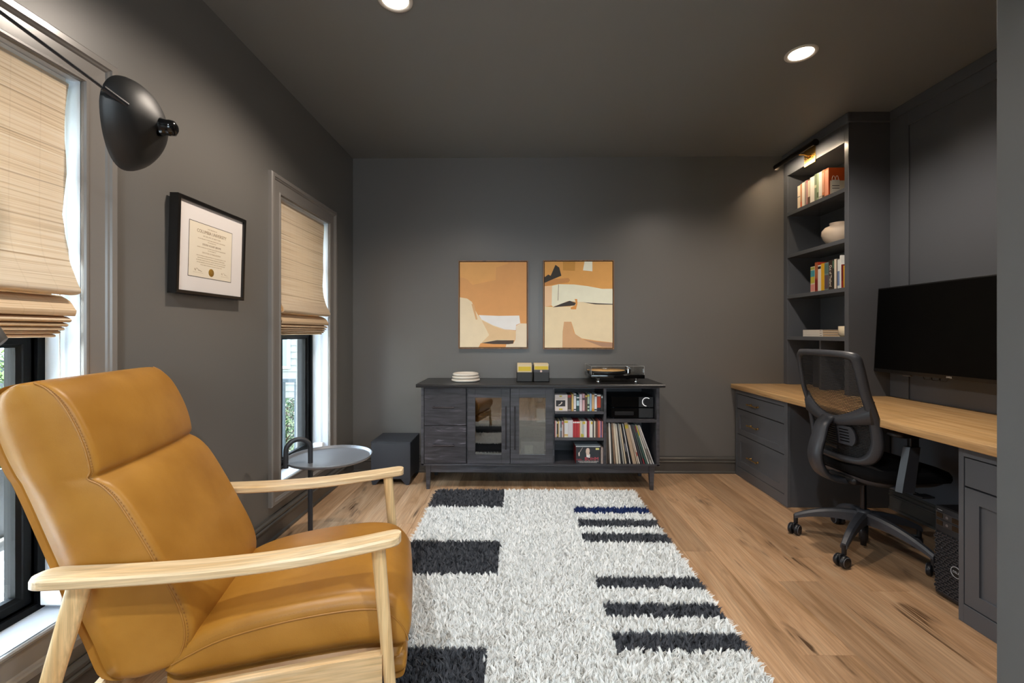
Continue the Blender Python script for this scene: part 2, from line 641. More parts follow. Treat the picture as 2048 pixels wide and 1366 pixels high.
# ------------------------------------------------------------------ woven roman shades
def shade_mat(nm='woven_bamboo', gold=0.0):
    m, nt, b = newmat(nm)
    N, L = nt.nodes, nt.links
    nt.nodes.remove(b)
    out = N['Material Output']
    tc = N.new('ShaderNodeTexCoord')
    mp = N.new('ShaderNodeMapping'); mp.inputs['Scale'].default_value = (1, 1.2, 170)
    L.new(tc.outputs['Object'], mp.inputs[0])
    n1 = N.new('ShaderNodeTexNoise'); n1.inputs['Scale'].default_value = 1.4; n1.inputs['Detail'].default_value = 3
    L.new(mp.outputs[0], n1.inputs['Vector'])
    cr = N.new('ShaderNodeValToRGB')
    cr.color_ramp.elements[0].position = .28; cr.color_ramp.elements[0].color = lin('#c6b094')
    cr.color_ramp.elements[1].position = .75; cr.color_ramp.elements[1].color = lin('#efe2d0')
    e = cr.color_ramp.elements.new(.44); e.color = lin('#e4d0b4')
    L.new(n1.outputs[0], cr.inputs[0])
    # sparse dark reeds
    mp2 = N.new('ShaderNodeMapping'); mp2.inputs['Scale'].default_value = (0, .25, 42)
    L.new(tc.outputs['Object'], mp2.inputs[0])
    n2 = N.new('ShaderNodeTexNoise'); n2.inputs['Scale'].default_value = 1.0; n2.inputs['Detail'].default_value = 2
    L.new(mp2.outputs[0], n2.inputs['Vector'])
    mr = N.new('ShaderNodeMapRange'); mr.inputs['From Min'].default_value = .665; mr.inputs['From Max'].default_value = .71; mr.inputs['To Max'].default_value = .6
    L.new(n2.outputs[0], mr.inputs[0])
    mx = N.new('ShaderNodeMix'); mx.data_type = 'RGBA'; mx.inputs['B'].default_value = lin('#5a3f1f')
    L.new(mr.outputs[0], mx.inputs['Factor']); L.new(cr.outputs[0], mx.inputs['A'])
    sz = N.new('ShaderNodeSeparateXYZ'); L.new(tc.outputs['Object'], sz.inputs[0])
    zm_ = N.new('ShaderNodeMath'); zm_.operation = 'MULTIPLY_ADD'; zm_.inputs[1].default_value = 8.7
    nz = N.new('ShaderNodeTexNoise'); nz.inputs['Scale'].default_value = 2.2; L.new(tc.outputs['Object'], nz.inputs['Vector'])
    nzs = N.new('ShaderNodeMath'); nzs.operation = 'MULTIPLY'; nzs.inputs[1].default_value = .12; L.new(nz.outputs[0], nzs.inputs[0])
    L.new(sz.outputs['Z'], zm_.inputs[0]); L.new(nzs.outputs[0], zm_.inputs[2])
    zf = N.new('ShaderNodeMath'); zf.operation = 'FRACT'; L.new(zm_.outputs[0], zf.inputs[0])
    zl = N.new('ShaderNodeMath'); zl.operation = 'LESS_THAN'; zl.inputs[1].default_value = .032; L.new(zf.outputs[0], zl.inputs[0])
    zk = N.new('ShaderNodeMath'); zk.operation = 'MULTIPLY'; zk.inputs[1].default_value = .42; L.new(zl.outputs[0], zk.inputs[0])
    mxl = N.new('ShaderNodeMix'); mxl.data_type = 'RGBA'; mxl.inputs['B'].default_value = lin('#7d5a30')
    L.new(zk.outputs[0], mxl.inputs['Factor']); L.new(mx.outputs['Result'], mxl.inputs['A']); mx = mxl
    # vertical warp threads
    sx = N.new('ShaderNodeSeparateXYZ'); L.new(tc.outputs['Object'], sx.inputs[0])
    ml = N.new('ShaderNodeMath'); ml.operation = 'MULTIPLY'; ml.inputs[1].default_value = 12.5
    L.new(sx.outputs['Y'], ml.inputs[0])
    fr = N.new('ShaderNodeMath'); fr.operation = 'FRACT'; L.new(ml.outputs[0], fr.inputs[0])
    lt = N.new('ShaderNodeMath'); lt.operation = 'LESS_THAN'; lt.inputs[1].default_value = .045; L.new(fr.outputs[0], lt.inputs[0])
    lm = N.new('ShaderNodeMath'); lm.operation = 'MULTIPLY'; lm.inputs[1].default_value = .07; L.new(lt.outputs[0], lm.inputs[0])
    mx2 = N.new('ShaderNodeMix'); mx2.data_type = 'RGBA'; mx2.inputs['B'].default_value = lin('#7a5c34')
    L.new(lm.outputs[0], mx2.inputs['Factor']); L.new(mx.outputs['Result'], mx2.inputs['A'])
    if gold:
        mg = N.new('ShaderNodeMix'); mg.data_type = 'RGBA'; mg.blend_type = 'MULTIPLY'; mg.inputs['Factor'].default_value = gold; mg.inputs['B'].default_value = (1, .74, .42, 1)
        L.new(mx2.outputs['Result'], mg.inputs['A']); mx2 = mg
    d = N.new('ShaderNodeBsdfDiffuse'); t = N.new('ShaderNodeBsdfTranslucent')
    L.new(mx2.outputs['Result'], d.inputs[0]); L.new(mx2.outputs['Result'], t.inputs[0])
    bp = N.new('ShaderNodeBump'); bp.inputs['Strength'].default_value = .5; bp.inputs['Distance'].default_value = .002
    L.new(n1.outputs[0], bp.inputs['Height']); L.new(bp.outputs[0], d.inputs['Normal'])
    ms = N.new('ShaderNodeMixShader'); ms.inputs[0].default_value = .2
    L.new(d.outputs[0], ms.inputs[1]); L.new(t.outputs[0], ms.inputs[2]); L.new(ms.outputs[0], out.inputs[0])
    return m
M_shade = shade_mat()
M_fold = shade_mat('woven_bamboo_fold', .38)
M_lining = mat('shade_lining', '#e9e4da', .8)
def sheet(mb, prof, y0, y1, th=.003, wav=0.0, seed=0):
    """a cloth sheet: profile (x,z) swept along y, with thickness and a slightly wavy side edge"""
    n = len(prof)
    rows = []
    for side in (0, 1):
        r0, r1, r2 = [], [], []
        for i, (x, z) in enumerate(prof):
            a, b = prof[max(i - 1, 0)], prof[min(i + 1, n - 1)]
            t = Vector((b[0] - a[0], b[1] - a[1])).normalized()
            nx, nz = t.y * th * side, -t.x * th * side
            w = wav * math.sin(z * 23 + seed) * (1 + .6 * math.sin(z * 61 + seed * 2))
            r0.append((x + nx, y0 + w, z + nz)); r1.append((x + nx, (y0 + y1) / 2, z + nz)); r2.append((x + nx, y1 + w, z + nz))
        rows.append((r0, r1, r2))
    for s_ in (0, 1):
        mb.grid(list(rows[s_]), 0, True)
    mb.grid([rows[0][0], rows[1][0]], 0, False); mb.grid([rows[0][2], rows[1][2]], 0, False)
    mb.grid([[r[0] for r in rows[0]], [r[0] for r in rows[1]]], 0, False)
    mb.grid([[r[-1] for r in rows[0]], [r[-1] for r in rows[1]]], 0, False)
for k, (a, b) in enumerate(WIN):
    lab = ['woven bamboo roman shade half lowered in the near window behind the armchair',
           'woven bamboo roman shade half lowered in the far window by the side table'][k]
    sh = thing('roman_shade', lab, 'window shade', (-1.45, (a + b) / 2, WZ1), 0, 'bamboo roman shades')
    y0, y1 = a + .012, b - .022
    mb = MB(); mb.box(-1.475, -1.44, y0, y1, WZ1 - .03, WZ1 - .001)
    mb.build('headrail', M_lining, sh)
    mb = MB()
    pr = smooth_curve([(-1.437, 1.985), (-1.44, 1.8), (-1.443, 1.6), (-1.44, 1.48), (-1.425, 1.405), (-1.397, 1.345), (-1.388, 1.325), (-1.394, 1.312), (-1.42, 1.308), (-1.447, 1.312)], 4)
    sheet(mb, pr, y0, y1, .003, .005, k)
    mb.build('panel', M_shade, sh)
    folds = [(1.312, 1.242, -1.398), (1.250, 1.222, -1.404), (1.230, 1.208, -1.410), (1.216, 1.196, -1.416), (1.204, 1.186, -1.424), (1.194, 1.175, -1.434)]
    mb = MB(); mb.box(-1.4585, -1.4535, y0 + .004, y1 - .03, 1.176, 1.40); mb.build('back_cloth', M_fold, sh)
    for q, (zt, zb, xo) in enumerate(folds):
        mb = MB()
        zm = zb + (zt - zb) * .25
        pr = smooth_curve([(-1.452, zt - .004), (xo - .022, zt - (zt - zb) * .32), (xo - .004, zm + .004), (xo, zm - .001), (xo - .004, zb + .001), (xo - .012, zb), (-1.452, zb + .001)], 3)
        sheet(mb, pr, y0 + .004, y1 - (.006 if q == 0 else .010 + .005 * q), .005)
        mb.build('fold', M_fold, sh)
    # bead chain and its tensioner on the sill end
    yc = b - .012
    mb = MB(); mb.tube([(-1.47, yc, 1.98), (-1.47, yc, .36)], .0022, 6)
    mb.build('pull_chain', M_white, sh)
    mb = MB(); mb.box(-1.515, -1.445, yc - .018, yc + .01, .325, .375, 0, .004, 2)
    mb.build('chain_holder', M_white, sh)

# ------------------------------------------------------------------ ceiling downlights
M_lens = emis('downlight_lens', (1.0, .86, .70), 9)
def downlight(x, y, lab, main, colr=DOWN_COL):
    t = thing('recessed_light', lab, 'ceiling light', (x, y, ZC), 0, 'recessed ceiling lights')
    mb = MB()
    mb.lathe([(.078, ZC), (.078, ZC - .004), (.072, ZC - .007), (.062, ZC - .005), (.058, ZC - .001)], 40, 0, Matrix.Translation((x, y, 0)))
    mb.build('trim_ring', mat('downlight_trim', '#cfc9c0', .4), t)
    mb = MB()
    mb.lathe([(.0005, ZC - .0055), (.03, ZC - .0052), (.05, ZC - .0045), (.059, ZC - .002)], 40, 0, Matrix.Translation((x, y, 0)))
    mb.build('lens', M_lens, t)
    l = bpy.data.lights.new('downlight_lamp', 'SPOT')
    l.energy = DOWN_W * main
    l.color = colr
    l.spot_size = math.radians(150)
    l.spot_blend = .55
    l.shadow_soft_size = .05
    lo = bpy.data.objects.new('downlight_lamp', l)
    lo.location = (x, y, ZC - .02)
    COL.objects.link(lo)
downlight(-.55, 1.96, 'glowing round ceiling downlight nearest the left window wall', 1.0)
downlight(1.51, 2.37, 'glowing round ceiling downlight over the desk chair near the bookcase', 1.0)
downlight(-.55, -.35, 'added fill downlight behind the viewer on the window side', 1.7, (.88, .95, 1.0))  # this and the next are unseen lamps added as cool fill
downlight(1.3, -.35, 'added fill downlight behind the viewer on the desk side', 1.7, (.88, .95, 1.0))

# ------------------------------------------------------------------ outside: porch, garden, street, neighbour
mb = MB(); mb.box(-60, -1.67, -30, 50, -.95, -.75)
mb.build('ground', mat('lawn_soil', '#47512c', .9, bump=.6, bscale=18, var=.3), kind='structure')
mb = MB(); mb.box(-16.0, -8.6, -30, 50, -.76, -.735)
mb.build('trim_5', mat('street_asphalt', '#7a7a78', .85, var=.1, bscale=20), kind='structure')['label'] = 'pale asphalt street beyond the garden'
dk = struct('trim_6', (-1.67, 0, -.22))
mb = MB(); mb.box(-3.62, -1.67, -2.0, 4.6, -.6, -.25); mb.build('deck_base', mat('deck_joist', '#55534f', .8), dk)
M_deck = mat('pale_deck_board', '#d6dbe0', .6, bump=.2, bscale=30, var=.12)  # boards coloured pale and bluish to bounce daylight into the room
x = -3.62
while x < -1.70:
    mb = MB(); mb.box(x, x + .134, -2.0, 4.6, -.25, -.22, 0, .003); mb.build('board', M_deck, dk); x += .139
rl = thing('porch_railing', 'dark painted porch railing seen through the far window', 'railing', (-2.6, 4.5, -.22))
M_rail = mat('slate_rail_paint', '#22323c', .4)
mb = MB(); mb.box(-3.6, -1.7, 4.46, 4.54, .68, .72, 0, .006); mb.build('top_rail', M_rail, rl)
mb = MB(); mb.box(-3.6, -1.7, 4.475, 4.525, -.12, -.07, 0, .004); mb.build('bottom_rail', M_rail, rl)
for i in range(12):
    mb = MB(); xx = -3.529 + i * .157; mb.box(xx - .022, xx + .022, 4.478, 4.522, -.09, .69); mb.build('baluster', M_rail, rl)
for xx in (-3.6, -1.76):
    mb = MB(); mb.box(xx - .05, xx + .05, 4.45, 4.55, -.22, .82, 0, .006); mb.build('post', M_rail, rl)

def shrub(name, lab, cat, x, y, z, rx, ry, rz, n, cols, seed, leaf=.055):
    r = np.random.default_rng(seed)
    t = thing(name, lab, cat, (x, y, -.75))
    d = r.normal(size=(n, 3)); d /= np.linalg.norm(d, axis=1)[:, None]
    rad = r.uniform(.55, 1.0, n) ** .5 * (1 + .18 * np.sin(d[:, 0] * 7 + seed) * np.cos(d[:, 2] * 6))
    c = d * rad[:, None] * np.array([rx, ry, rz]) + np.array([x, y, z])
    u = r.normal(size=(n, 3)); u /= np.linalg.norm(u, axis=1)[:, None]
    v = np.cross(u, r.normal(size=(n, 3))); v /= np.linalg.norm(v, axis=1)[:, None]
    w = np.cross(u, v)
    L = leaf * r.uniform(.6, 1.4, n)[:, None]
    V = np.stack([c - u * L, c + v * L * .45 + w * L * .1, c + u * L, c - v * L * .45 + w * L * .1], 1).reshape(-1, 3)
    F = np.arange(4 * n).reshape(n, 4)
    V -= np.array([x, y, -.75])
    me = bpy.data.meshes.new('foliage')
    me.from_pydata(V.tolist(), [], F.tolist())
    for cc in cols:
        me.materials.append(mat('leaf_' + cc[1:], cc, .5, var=.25, bscale=8))
    me.polygons.foreach_set('material_index', r.integers(0, len(cols), n).astype(np.int32))
    o = bpy.data.objects.new('foliage', me); COL.objects.link(o); o.parent = t; o['kind'] = 'stuff'
    mb = MB()
    for q in range(5):
        a = q * 1.26 + seed
        mb.tube([(x, y, -.75), (x + .3 * rx * math.cos(a), y + .3 * ry * math.sin(a), z - rz * .2), (x + .6 * rx * math.cos(a), y + .6 * ry * math.sin(a), z + rz * .4)], [.02, .014, .006], 6)
    mb.build('stem', mat('bark', '#54432f', .9), t)
shrub('shrub', 'leafy green shrub behind the porch railing', 'shrub', -3.55, 5.9, -.25, 1.1, .6, .62, 9000, ['#1f3518', '#2b4821', '#3a5a2c', '#4a3a2c'], 3, .026)
shrub('shrub', 'green shrub beside the porch deck outside the near window', 'shrub', -4.5, 3.7, -.05, .8, 1.0, .72, 9000, ['#1c3014', '#28431b', '#365423'], 5, .028)
shrub('small_tree', 'bright lime green tree across the garden outside the near window', 'tree', -6.8, 5.6, .1, 1.3, 1.3, .75, 6000, ['#3f5a1c', '#55702a', '#344e18'], 9, .05)
# wicker chair on the porch
oc = thing('porch_chair', 'dark woven porch chair with rounded back outside the near window', 'chair', (-2.95, 2.32, -.22), PI + .1)
M_wick = mat('dark_wicker', '#211f1e', .6, bump=.8, bscale=90)
def LW(o, p):
    return tuple(world_of(o) @ Vector(p))
mb = MB()
rows = []
for i in range(9):
    h = i / 8
    z = .30 + .40 * h
    w = .27 * (1 - max(0, h - .55) ** 2 * 2.2)
    rows.append([LW(oc, (-.22 - .08 * h + .06 * abs(q - 4) / 4, (q - 4) / 4 * w, z)) for q in range(9)])
rows2 = [[(p[0] - .03, p[1], p[2]) for p in r] for r in rows]
mb.grid(rows); mb.grid(rows2)
for rr in ((rows[0], rows2[0]), (rows[-1], rows2[-1]), ([r[0] for r in rows], [r[0] for r in rows2]), ([r[-1] for r in rows], [r[-1] for r in rows2])):
    mb.grid(list(rr))
mb.build('backrest', M_wick, oc)
mb = MB(); mb.box(-.25, .25, -.27, .27, .26, .33, 0, .02, 2, M=world_of(oc)); mb.build('seat', M_wick, oc)
for sx in (-.22, .22):
    for sy in (-.24, .24):
        mb = MB(); mb.cyl(LW(oc, (sx, sy, 0)), LW(oc, (sx, sy, .27)), .018, .02, 8); mb.build('leg', M_wick, oc)
fp = thing('flower_pot', 'white round flower pot beside the porch shrub', 'flower pot', (-3.3, 2.93, -.22))
mb = MB(); mb.lathe([(.001, -.22), (.09, -.22), (.13, -.12), (.14, -.02), (.135, 0), (.12, 0), (.115, -.03), (.001, -.03)], 24, 0, Matrix.Translation((-3.3, 2.93, 0)))
mb.build('pot', M_white, fp)
# parked car
cr = thing('car', 'grey car parked in the street outside the near window', 'car', (-11.9, 9.9, -.735), math.radians(97))
M_car = mat('grey_car_paint', '#3c4248', .25, .4, coat=.6)
M_cglass = mat('car_glass', '#1b2228', .08)
CW = world_of(cr)
mb = MB()
def car_sec(x, w, z0, zs, zr, wr):
    return [(x, -w, z0), (x, -w * 1.02, (z0 + zs) / 2), (x, -w, zs), (x, -wr, zr), (x, 0, zr + .03), (x, wr, zr), (x, w, zs), (x, w * 1.02, (z0 + zs) / 2), (x, w, z0), (x, 0, z0)]
secs = [(-2.2, .70, .35, .62, .66, .6), (-2.1, .82, .22, .80, .86, .7), (-1.5, .88, .2, .92, .98, .72), (-1.1, .88, .2, .94, 1.28, .62), (-.5, .88, .2, .95, 1.45, .6), (.4, .88, .2, .95, 1.44, .6), (.9, .88, .2, .93, 1.2, .62), (1.25, .88, .2, .9, .97, .74), (1.9, .84, .22, .8, .85, .7), (2.2, .7, .35, .6, .64, .58)]
mb.grid([[CW @ Vector(p) for p in car_sec(*q)] for q in secs], 0, True, wrap=True, capends=True)
mb.build('body', M_car, cr)
for sy in (-1, 1):
    for x0, x1 in ((-1.0, -.2), (-.1, .85)):
        mb = MB()
        vs = []
        for off in (0, .012):
            vs += [CW @ Vector((x0 + (.0 if x0 > -.5 else .1), sy * (.865 + off), .98)), CW @ Vector((x1, sy * (.865 + off), .98)), CW @ Vector((x1 - (.3 if x1 > .5 else 0), sy * (.64 + off), 1.38)), CW @ Vector((x0 + (.35 if x0 < -.5 else 0), sy * (.64 + off), 1.38))]
        mb._add(vs, [[0, 1, 2, 3], [4, 5, 6, 7], [0, 1, 5, 4], [1, 2, 6, 5], [2, 3, 7, 6], [3, 0, 4, 7]])
        mb.build('window', M_cglass, cr)
    for xx in (-1.35, 1.4):
        mb = MB(); mb.cyl(CW @ Vector((xx, sy * .74, .32)), CW @ Vector((xx, sy * .92, .32)), .32, .32, 24)
        wl_ = mb.build('wheel', mat('tyre_rubber', '#141416', .8), cr)
        mb = MB(); mb.cyl(CW @ Vector((xx, sy * .90, .32)), CW @ Vector((xx, sy * .935, .32)), .2, .18, 20)
        mb.build('hubcap', mat('alloy', '#b8bcc0', .3, .8), wl_)
# neighbour house with clapboards
nh = thing('neighbour_house', 'pale clapboard house across the garden seen through the far window', 'house', (-6.0, 13.0, -.75))
mb = MB(); mb.box(-9.5, -3.0, 12.02, 16, -.75, 4.4); mb.build('wall', mat('house_wall', '#6f706d', .7), nh)
M_clap = mat('clapboard', '#787a78', .6, var=.03, bscale=5)
for i in range(28):
    mb = MB(); z = -.6 + i * .18
    mb.prism([(12.02, z), (11.985, z), (12.01, z + .185), (12.02, z + .185)], -9.5, -3.0, 'X'); mb.build('clapboard', M_clap, nh)
for xx in (-8.2, -6.75, -4.2):
    mb = MB(); mb.box(xx - .5, xx + .5, 11.95, 12.0, .2, 1.9); f_ = mb.build('window', M_jamb, nh)
    mb = MB(); mb.box(xx - .42, xx + .42, 11.94, 11.955, .28, 1.82); mb.build('pane', mat('house_pane', '#5d6f7c', .1), f_)
mb = MB(); mb.prism([(11.6, 4.3), (14, 6.0), (16.4, 4.3), (16.4, 4.45), (14, 6.2), (11.6, 4.45)], -9.8, -2.7, 'X'); mb.build('roof', mat('roof_shingle', '#5b5a5c', .8), nh)

# unseen white house added to bounce sunlight in through the windows
wh = thing('reflector_house', 'white house added out of view to bounce sunlight into the room', 'house', (-12.5, -8.0, -.75), math.radians(32))
WH = world_of(wh)
mb = MB(); mb.box(-4, 4, -10, 10, 0, 6.6, 0, 0, 1, WH); mb.build('wall', mat('reflector_house_wall', '#f0f0ee', .7), wh)
mb = MB(); mb.prism([(-4.4, 6.5), (0, 8.4), (4.4, 6.5), (4.4, 6.7), (0, 8.6), (-4.4, 6.7)], -10.4, 10.4, 'Y', 0, WH); mb.build('roof', mat('roof_shingle', '#5b5a5c', .8), wh)
for yy in (-4.5, 4.5):
    mb = MB(); mb.box(3.98, 4.03, yy - .5, yy + .5, 1.0, 2.6, 0, 0, 1, WH); f_ = mb.build('window', M_jamb, wh)
    mb = MB(); mb.box(4.02, 4.04, yy - .42, yy + .42, 1.08, 2.52, 0, 0, 1, WH); mb.build('pane', mat('house_pane', '#5d6f7c', .1), f_)

# unseen upper floor and wing, added as a sun block for the garden
mb = MB(); mb.box(-1.665, 7.0, -6.0, 9.0, ZC + .13, 6.2); mb.box(-1.665, 7.0, YB + .16, 9.0, -.75, ZC + .13)
mb.build('wall_sun_block', mat('sun_block_siding', '#d5d5d0', .7), kind='structure')
# ------------------------------------------------------------------ black sideboard
sb = thing('sideboard', 'long black stained oak sideboard with drawers, two glass doors and open shelves', 'sideboard', (.165, 3.53, 0))
TOP = .803
YF = 3.325
mb = MB()
prof = [(3.285, .779), (3.275, .785), (3.275, .797), (3.28, TOP), (3.742, TOP), (3.742, .779)]
mb.prism(prof, -.765, 1.092, 'X')
mb.build('top', M_oaktop, sb)
mb = MB()
mb.box(-.735, -.713, YF - .005, 3.74, .184, .779, 0, .002); mb.box(1.04, 1.062, YF - .005, 3.74, .184, .779, 0, .002)
mb.box(-.735, 1.062, YF - .005, 3.74, .184, .196); mb.box(-.735, 1.062, YF - .003, 3.74, .768, .779)
mb.box(-.735, 1.062, 3.725, 3.74, .184, .779)
for x0, x1 in ((-.392, -.384), (.262, .276), (.644, .664)):
    mb.box(x0, x1, YF - (0.004 if x0 > .5 else -.022), 3.725, .196, .768, 0, .001)
mb.build('carcass', M_black_oak, sb)
mb = MB(); mb.box(-.70, 1.03, YF + .01, YF + .03, .128, .184, 0, .002); mb.box(-.70, 1.03, 3.69, 3.71, .128, .184)
mb.build('apron', M_black_oak, sb)
for x, s in ((-.682, 1), (1.005, -1)):
    for y in (3.345, 3.67):
        mb = MB()
        top = [(x - .02, y - .02), (x + .02, y - .02), (x + .02, y + .02), (x - .02, y + .02)]
        bot = [(x - .012 - s * .003, y - .013), (x + .012 - s * .003, y - .013), (x + .012 - s * .003, y + .013), (x - .012 - s * .003, y + .013)]
        mb.grid([[(*p, 0) for p in bot], [(*p, .186) for p in top]], 0, False, True, True)
        mb.build('leg', M_black_oak, sb)
# brushed, cerused drawer fronts
def cerused():
    m, nt, b = newmat('cerused_black_oak')
    N, L = nt.nodes, nt.links
    tc = N.new('ShaderNodeTexCoord')
    mp = N.new('ShaderNodeMapping'); mp.inputs['Scale'].default_value = (3.2, 3.2, 22)
    L.new(tc.outputs['Object'], mp.inputs[0])
    n = N.new('ShaderNodeTexNoise'); n.inputs['Scale'].default_value = 1.3; n.inputs['Detail'].default_value = 6; n.inputs['Distortion'].default_value = 1.6
    L.new(mp.outputs[0], n.inputs['Vector'])
    cr_ = N.new('ShaderNodeValToRGB')
    cr_.color_ramp.elements[0].position = .35; cr_.color_ramp.elements[0].color = lin('#2a292c')
    cr_.color_ramp.elements[1].position = .78; cr_.color_ramp.elements[1].color = lin('#85818a')
    e = cr_.color_ramp.elements.new(.60); e.color = lin('#3d3b40')
    L.new(n.outputs[0], cr_.inputs[0]); L.new(cr_.outputs[0], b.inputs['Base Color'])
    b.inputs['Roughness'].default_value = .42
    bp = N.new('ShaderNodeBump'); bp.inputs['Strength'].default_value = .3; bp.inputs['Distance'].default_value = .002
    L.new(n.outputs[0], bp.inputs['Height']); L.new(bp.outputs[0], b.inputs['Normal'])
    return m
M_cer = cerused()
M_hdl = mat('dark_handle_metal', '#4a474a', .35, .8)
def bar_handle(parent, p0, p1, out, r=.0035, m=M_pewter, stand=.022, ends=.01):
    p0, p1, out = Vector(p0), Vector(p1), Vector(out)
    d = (p1 - p0).normalized()
    mb = MB()
    mb.tube([p0 + out * stand - d * ends, p1 + out * stand + d * ends], r, 10)
    for p in (p0, p1):
        mb.tube([p, p + out * stand], r * 1.25, 8)
    return mb.build('handle', m, parent)
for z0, z1 in ((.487, .766), (.198, .483)):
    mb = MB(); mb.box(-.711, -.394, YF - .002, YF + .018, z0, z1, 0, .0015)
    d = mb.build('drawer', M_cer, sb)
    bar_handle(d, (-.635, YF - .002, (z0 + z1) / 2), (-.492, YF - .002, (z0 + z1) / 2), (0, -1, 0), .0055, M_hdl, .024, .012)
for x0, x1, hx in ((-.382, -.062, -.092), (-.058, .262, -.025)):
    mb = MB()
    gx0, gx1 = (-.325, -.126) if hx < -.05 else (.008, .207)
    mb.box(x0, gx0, YF - .002, YF + .018, .198, .766, 0, .0012); mb.box(gx1, x1, YF - .002, YF + .018, .198, .766, 0, .0012)
    mb.box(gx0, gx1, YF - .002, YF + .018, .198, .267, 0, .0012); mb.box(gx0, gx1, YF - .002, YF + .018, .697, .766, 0, .0012)
    d = mb.build('door', M_black_oak, sb)
    mb = MB(); mb.box(gx0 - .004, gx1 + .004, YF + .006, YF + .010, .263, .701); mb.build('pane', M_doorglass, d)
    bar_handle(d, (hx, YF - .002, .322), (hx, YF - .002, .626), (0, -1, 0), .0042, M_hdl)
for x0, x1, z0, z1 in ((-.384, .262, .455, .475), (.276, .644, .575, .594), (.276, .644, .376, .395), (.664, 1.04, .512, .533)):
    mb = MB(); mb.box(x0, x1, YF + (.02 if x0 < 0 else -.002), 3.725, z0, z1, 0, .001); mb.build('shelf', M_black_oak, sb)

# --- behind the glass doors
M_bottleglass = glassmat('bottle_glass', (.82, .86, .86), .08)
M_label = colmat('#e9e5dc')
bt = thing('bottle', 'clear square bottle with large cream label behind the right glass door', 'bottle', (.175, 3.47, .475))
mb = MB(); mb.box(.137, .213, 3.44, 3.50, .475, .615, 0, .01, 3); mb.lathe([(.028, .613), (.02, .628), (.014, .634), (.014, .648)], 20, 0, Matrix.Translation((.175, 3.47, 0)))
mb.build('glass_body', M_bottleglass, bt)
mb = MB(); mb.box(.142, .208, 3.436, 3.4385, .49, .595, 0); mb.build('paper_label', M_label, bt)
mb = MB(); mb.lathe([(.001, .648), (.016, .648), (.018, .655), (.018, .676), (.001, .678)], 20, 0, Matrix.Translation((.175, 3.47, 0))); mb.build('stopper', M_label, bt)
dc = thing('decanter', 'clear glass decanter with tall neck behind the right glass door', 'decanter', (.06, 3.47, .475))
mb = MB(); mb.lathe([(.001, .475), (.045, .475), (.05, .485), (.046, .55), (.03, .575), (.014, .595), (.012, .65), (.015, .668)], 28, 0, Matrix.Translation((.06, 3.47, 0))); mb.build('glass_body', M_bottleglass, dc)
mb = MB(); mb.lathe([(.001, .66), (.011, .66), (.018, .675), (.014, .69), (.001, .694)], 20, 0, Matrix.Translation((.06, 3.47, 0))); mb.build('stopper', M_bottleglass, dc)
wb = thing('wine_bottle', 'dark slim bottle standing between decanter and square bottle', 'bottle', (.118, 3.56, .475))
mb = MB(); mb.lathe([(.001, .475), (.034, .475), (.036, .482), (.036, .60), (.03, .622), (.014, .64), (.0125, .69), (.001, .692)], 24, 0, Matrix.Translation((.118, 3.56, 0))); mb.build('glass_body', mat('dark_bottle', '#0d120e', .08), wb)
gb = thing('gift_box', 'pale grey box with a white square label on the cabinet floor', 'box', (.11, 3.48, .196))
mb = MB(); mb.box(.02, .2, 3.41, 3.55, .196, .345, 0, .003); mb.build('carton', mat('grey_carton', '#b9b7b2', .7), gb)
mb = MB(); mb.box(.05, .115, 3.407, 3.4095, .25, .315); mb.build('paper_label', M_label, gb)
gb = thing('wooden_box', 'flat tan wooden box lying behind the left glass door', 'box', (-.22, 3.5, .475))
mb = MB(); mb.box(-.31, -.14, 3.43, 3.58, .475, .52, 0, .003); mb.build('base', wood('tan_box', '#8f6a44', '#6f4f30', '#a6835a', 'X', 2, .5), gb)
mb = MB(); mb.box(-.312, -.138, 3.428, 3.582, .5215, .535, 0, .003); mb.build('lid', wood('tan_box', '#8f6a44', '#6f4f30', '#a6835a', 'X', 2, .5), gb)

# --- discs, records and boxes: shared slim-case builder
def slim_case(name, label, cat, group, x0, x1, y0, y1, z0, z1, col, bands=(), lean=0.0, rough=.35):
    """one case standing on its edge, spine towards the room; bands = (from, to, colour) up the spine"""
    t = MB()
    t.box(x0, x1, y0, y1, z0, z1, 0, min(.0006, (x1 - x0) * .15))
    mats = [colmat(col, rough)]
    for f, g, c in bands:
        mats.append(colmat(c, rough))
        t.box(x0 + .0004, x1 - .0004, y0 - .0006, y0 + .001, z0 + (z1 - z0) * f, z0 + (z1 - z0) * g, len(mats) - 1)
    if lean:
        M = Matrix.Translation((x1, 0, z0)) @ Matrix.Rotation(lean, 4, 'Y') @ Matrix.Translation((-x1, 0, -z0))
        for v in t.bm.verts:
            v.co = M @ v.co
    bx, bz = (x0 + x1) / 2, z0
    o = bpy.data.objects.new('tmp', None)
    o.location = (bx, (y0 + y1) / 2, bz)
    ob = t.build(name, mats)
    ob.data.transform(Matrix.Translation((-bx, -(y0 + y1) / 2, -bz)))
    ob.location = (bx, (y0 + y1) / 2, bz)
    bpy.data.objects.remove(o)
    return tag(ob, label, cat, group)

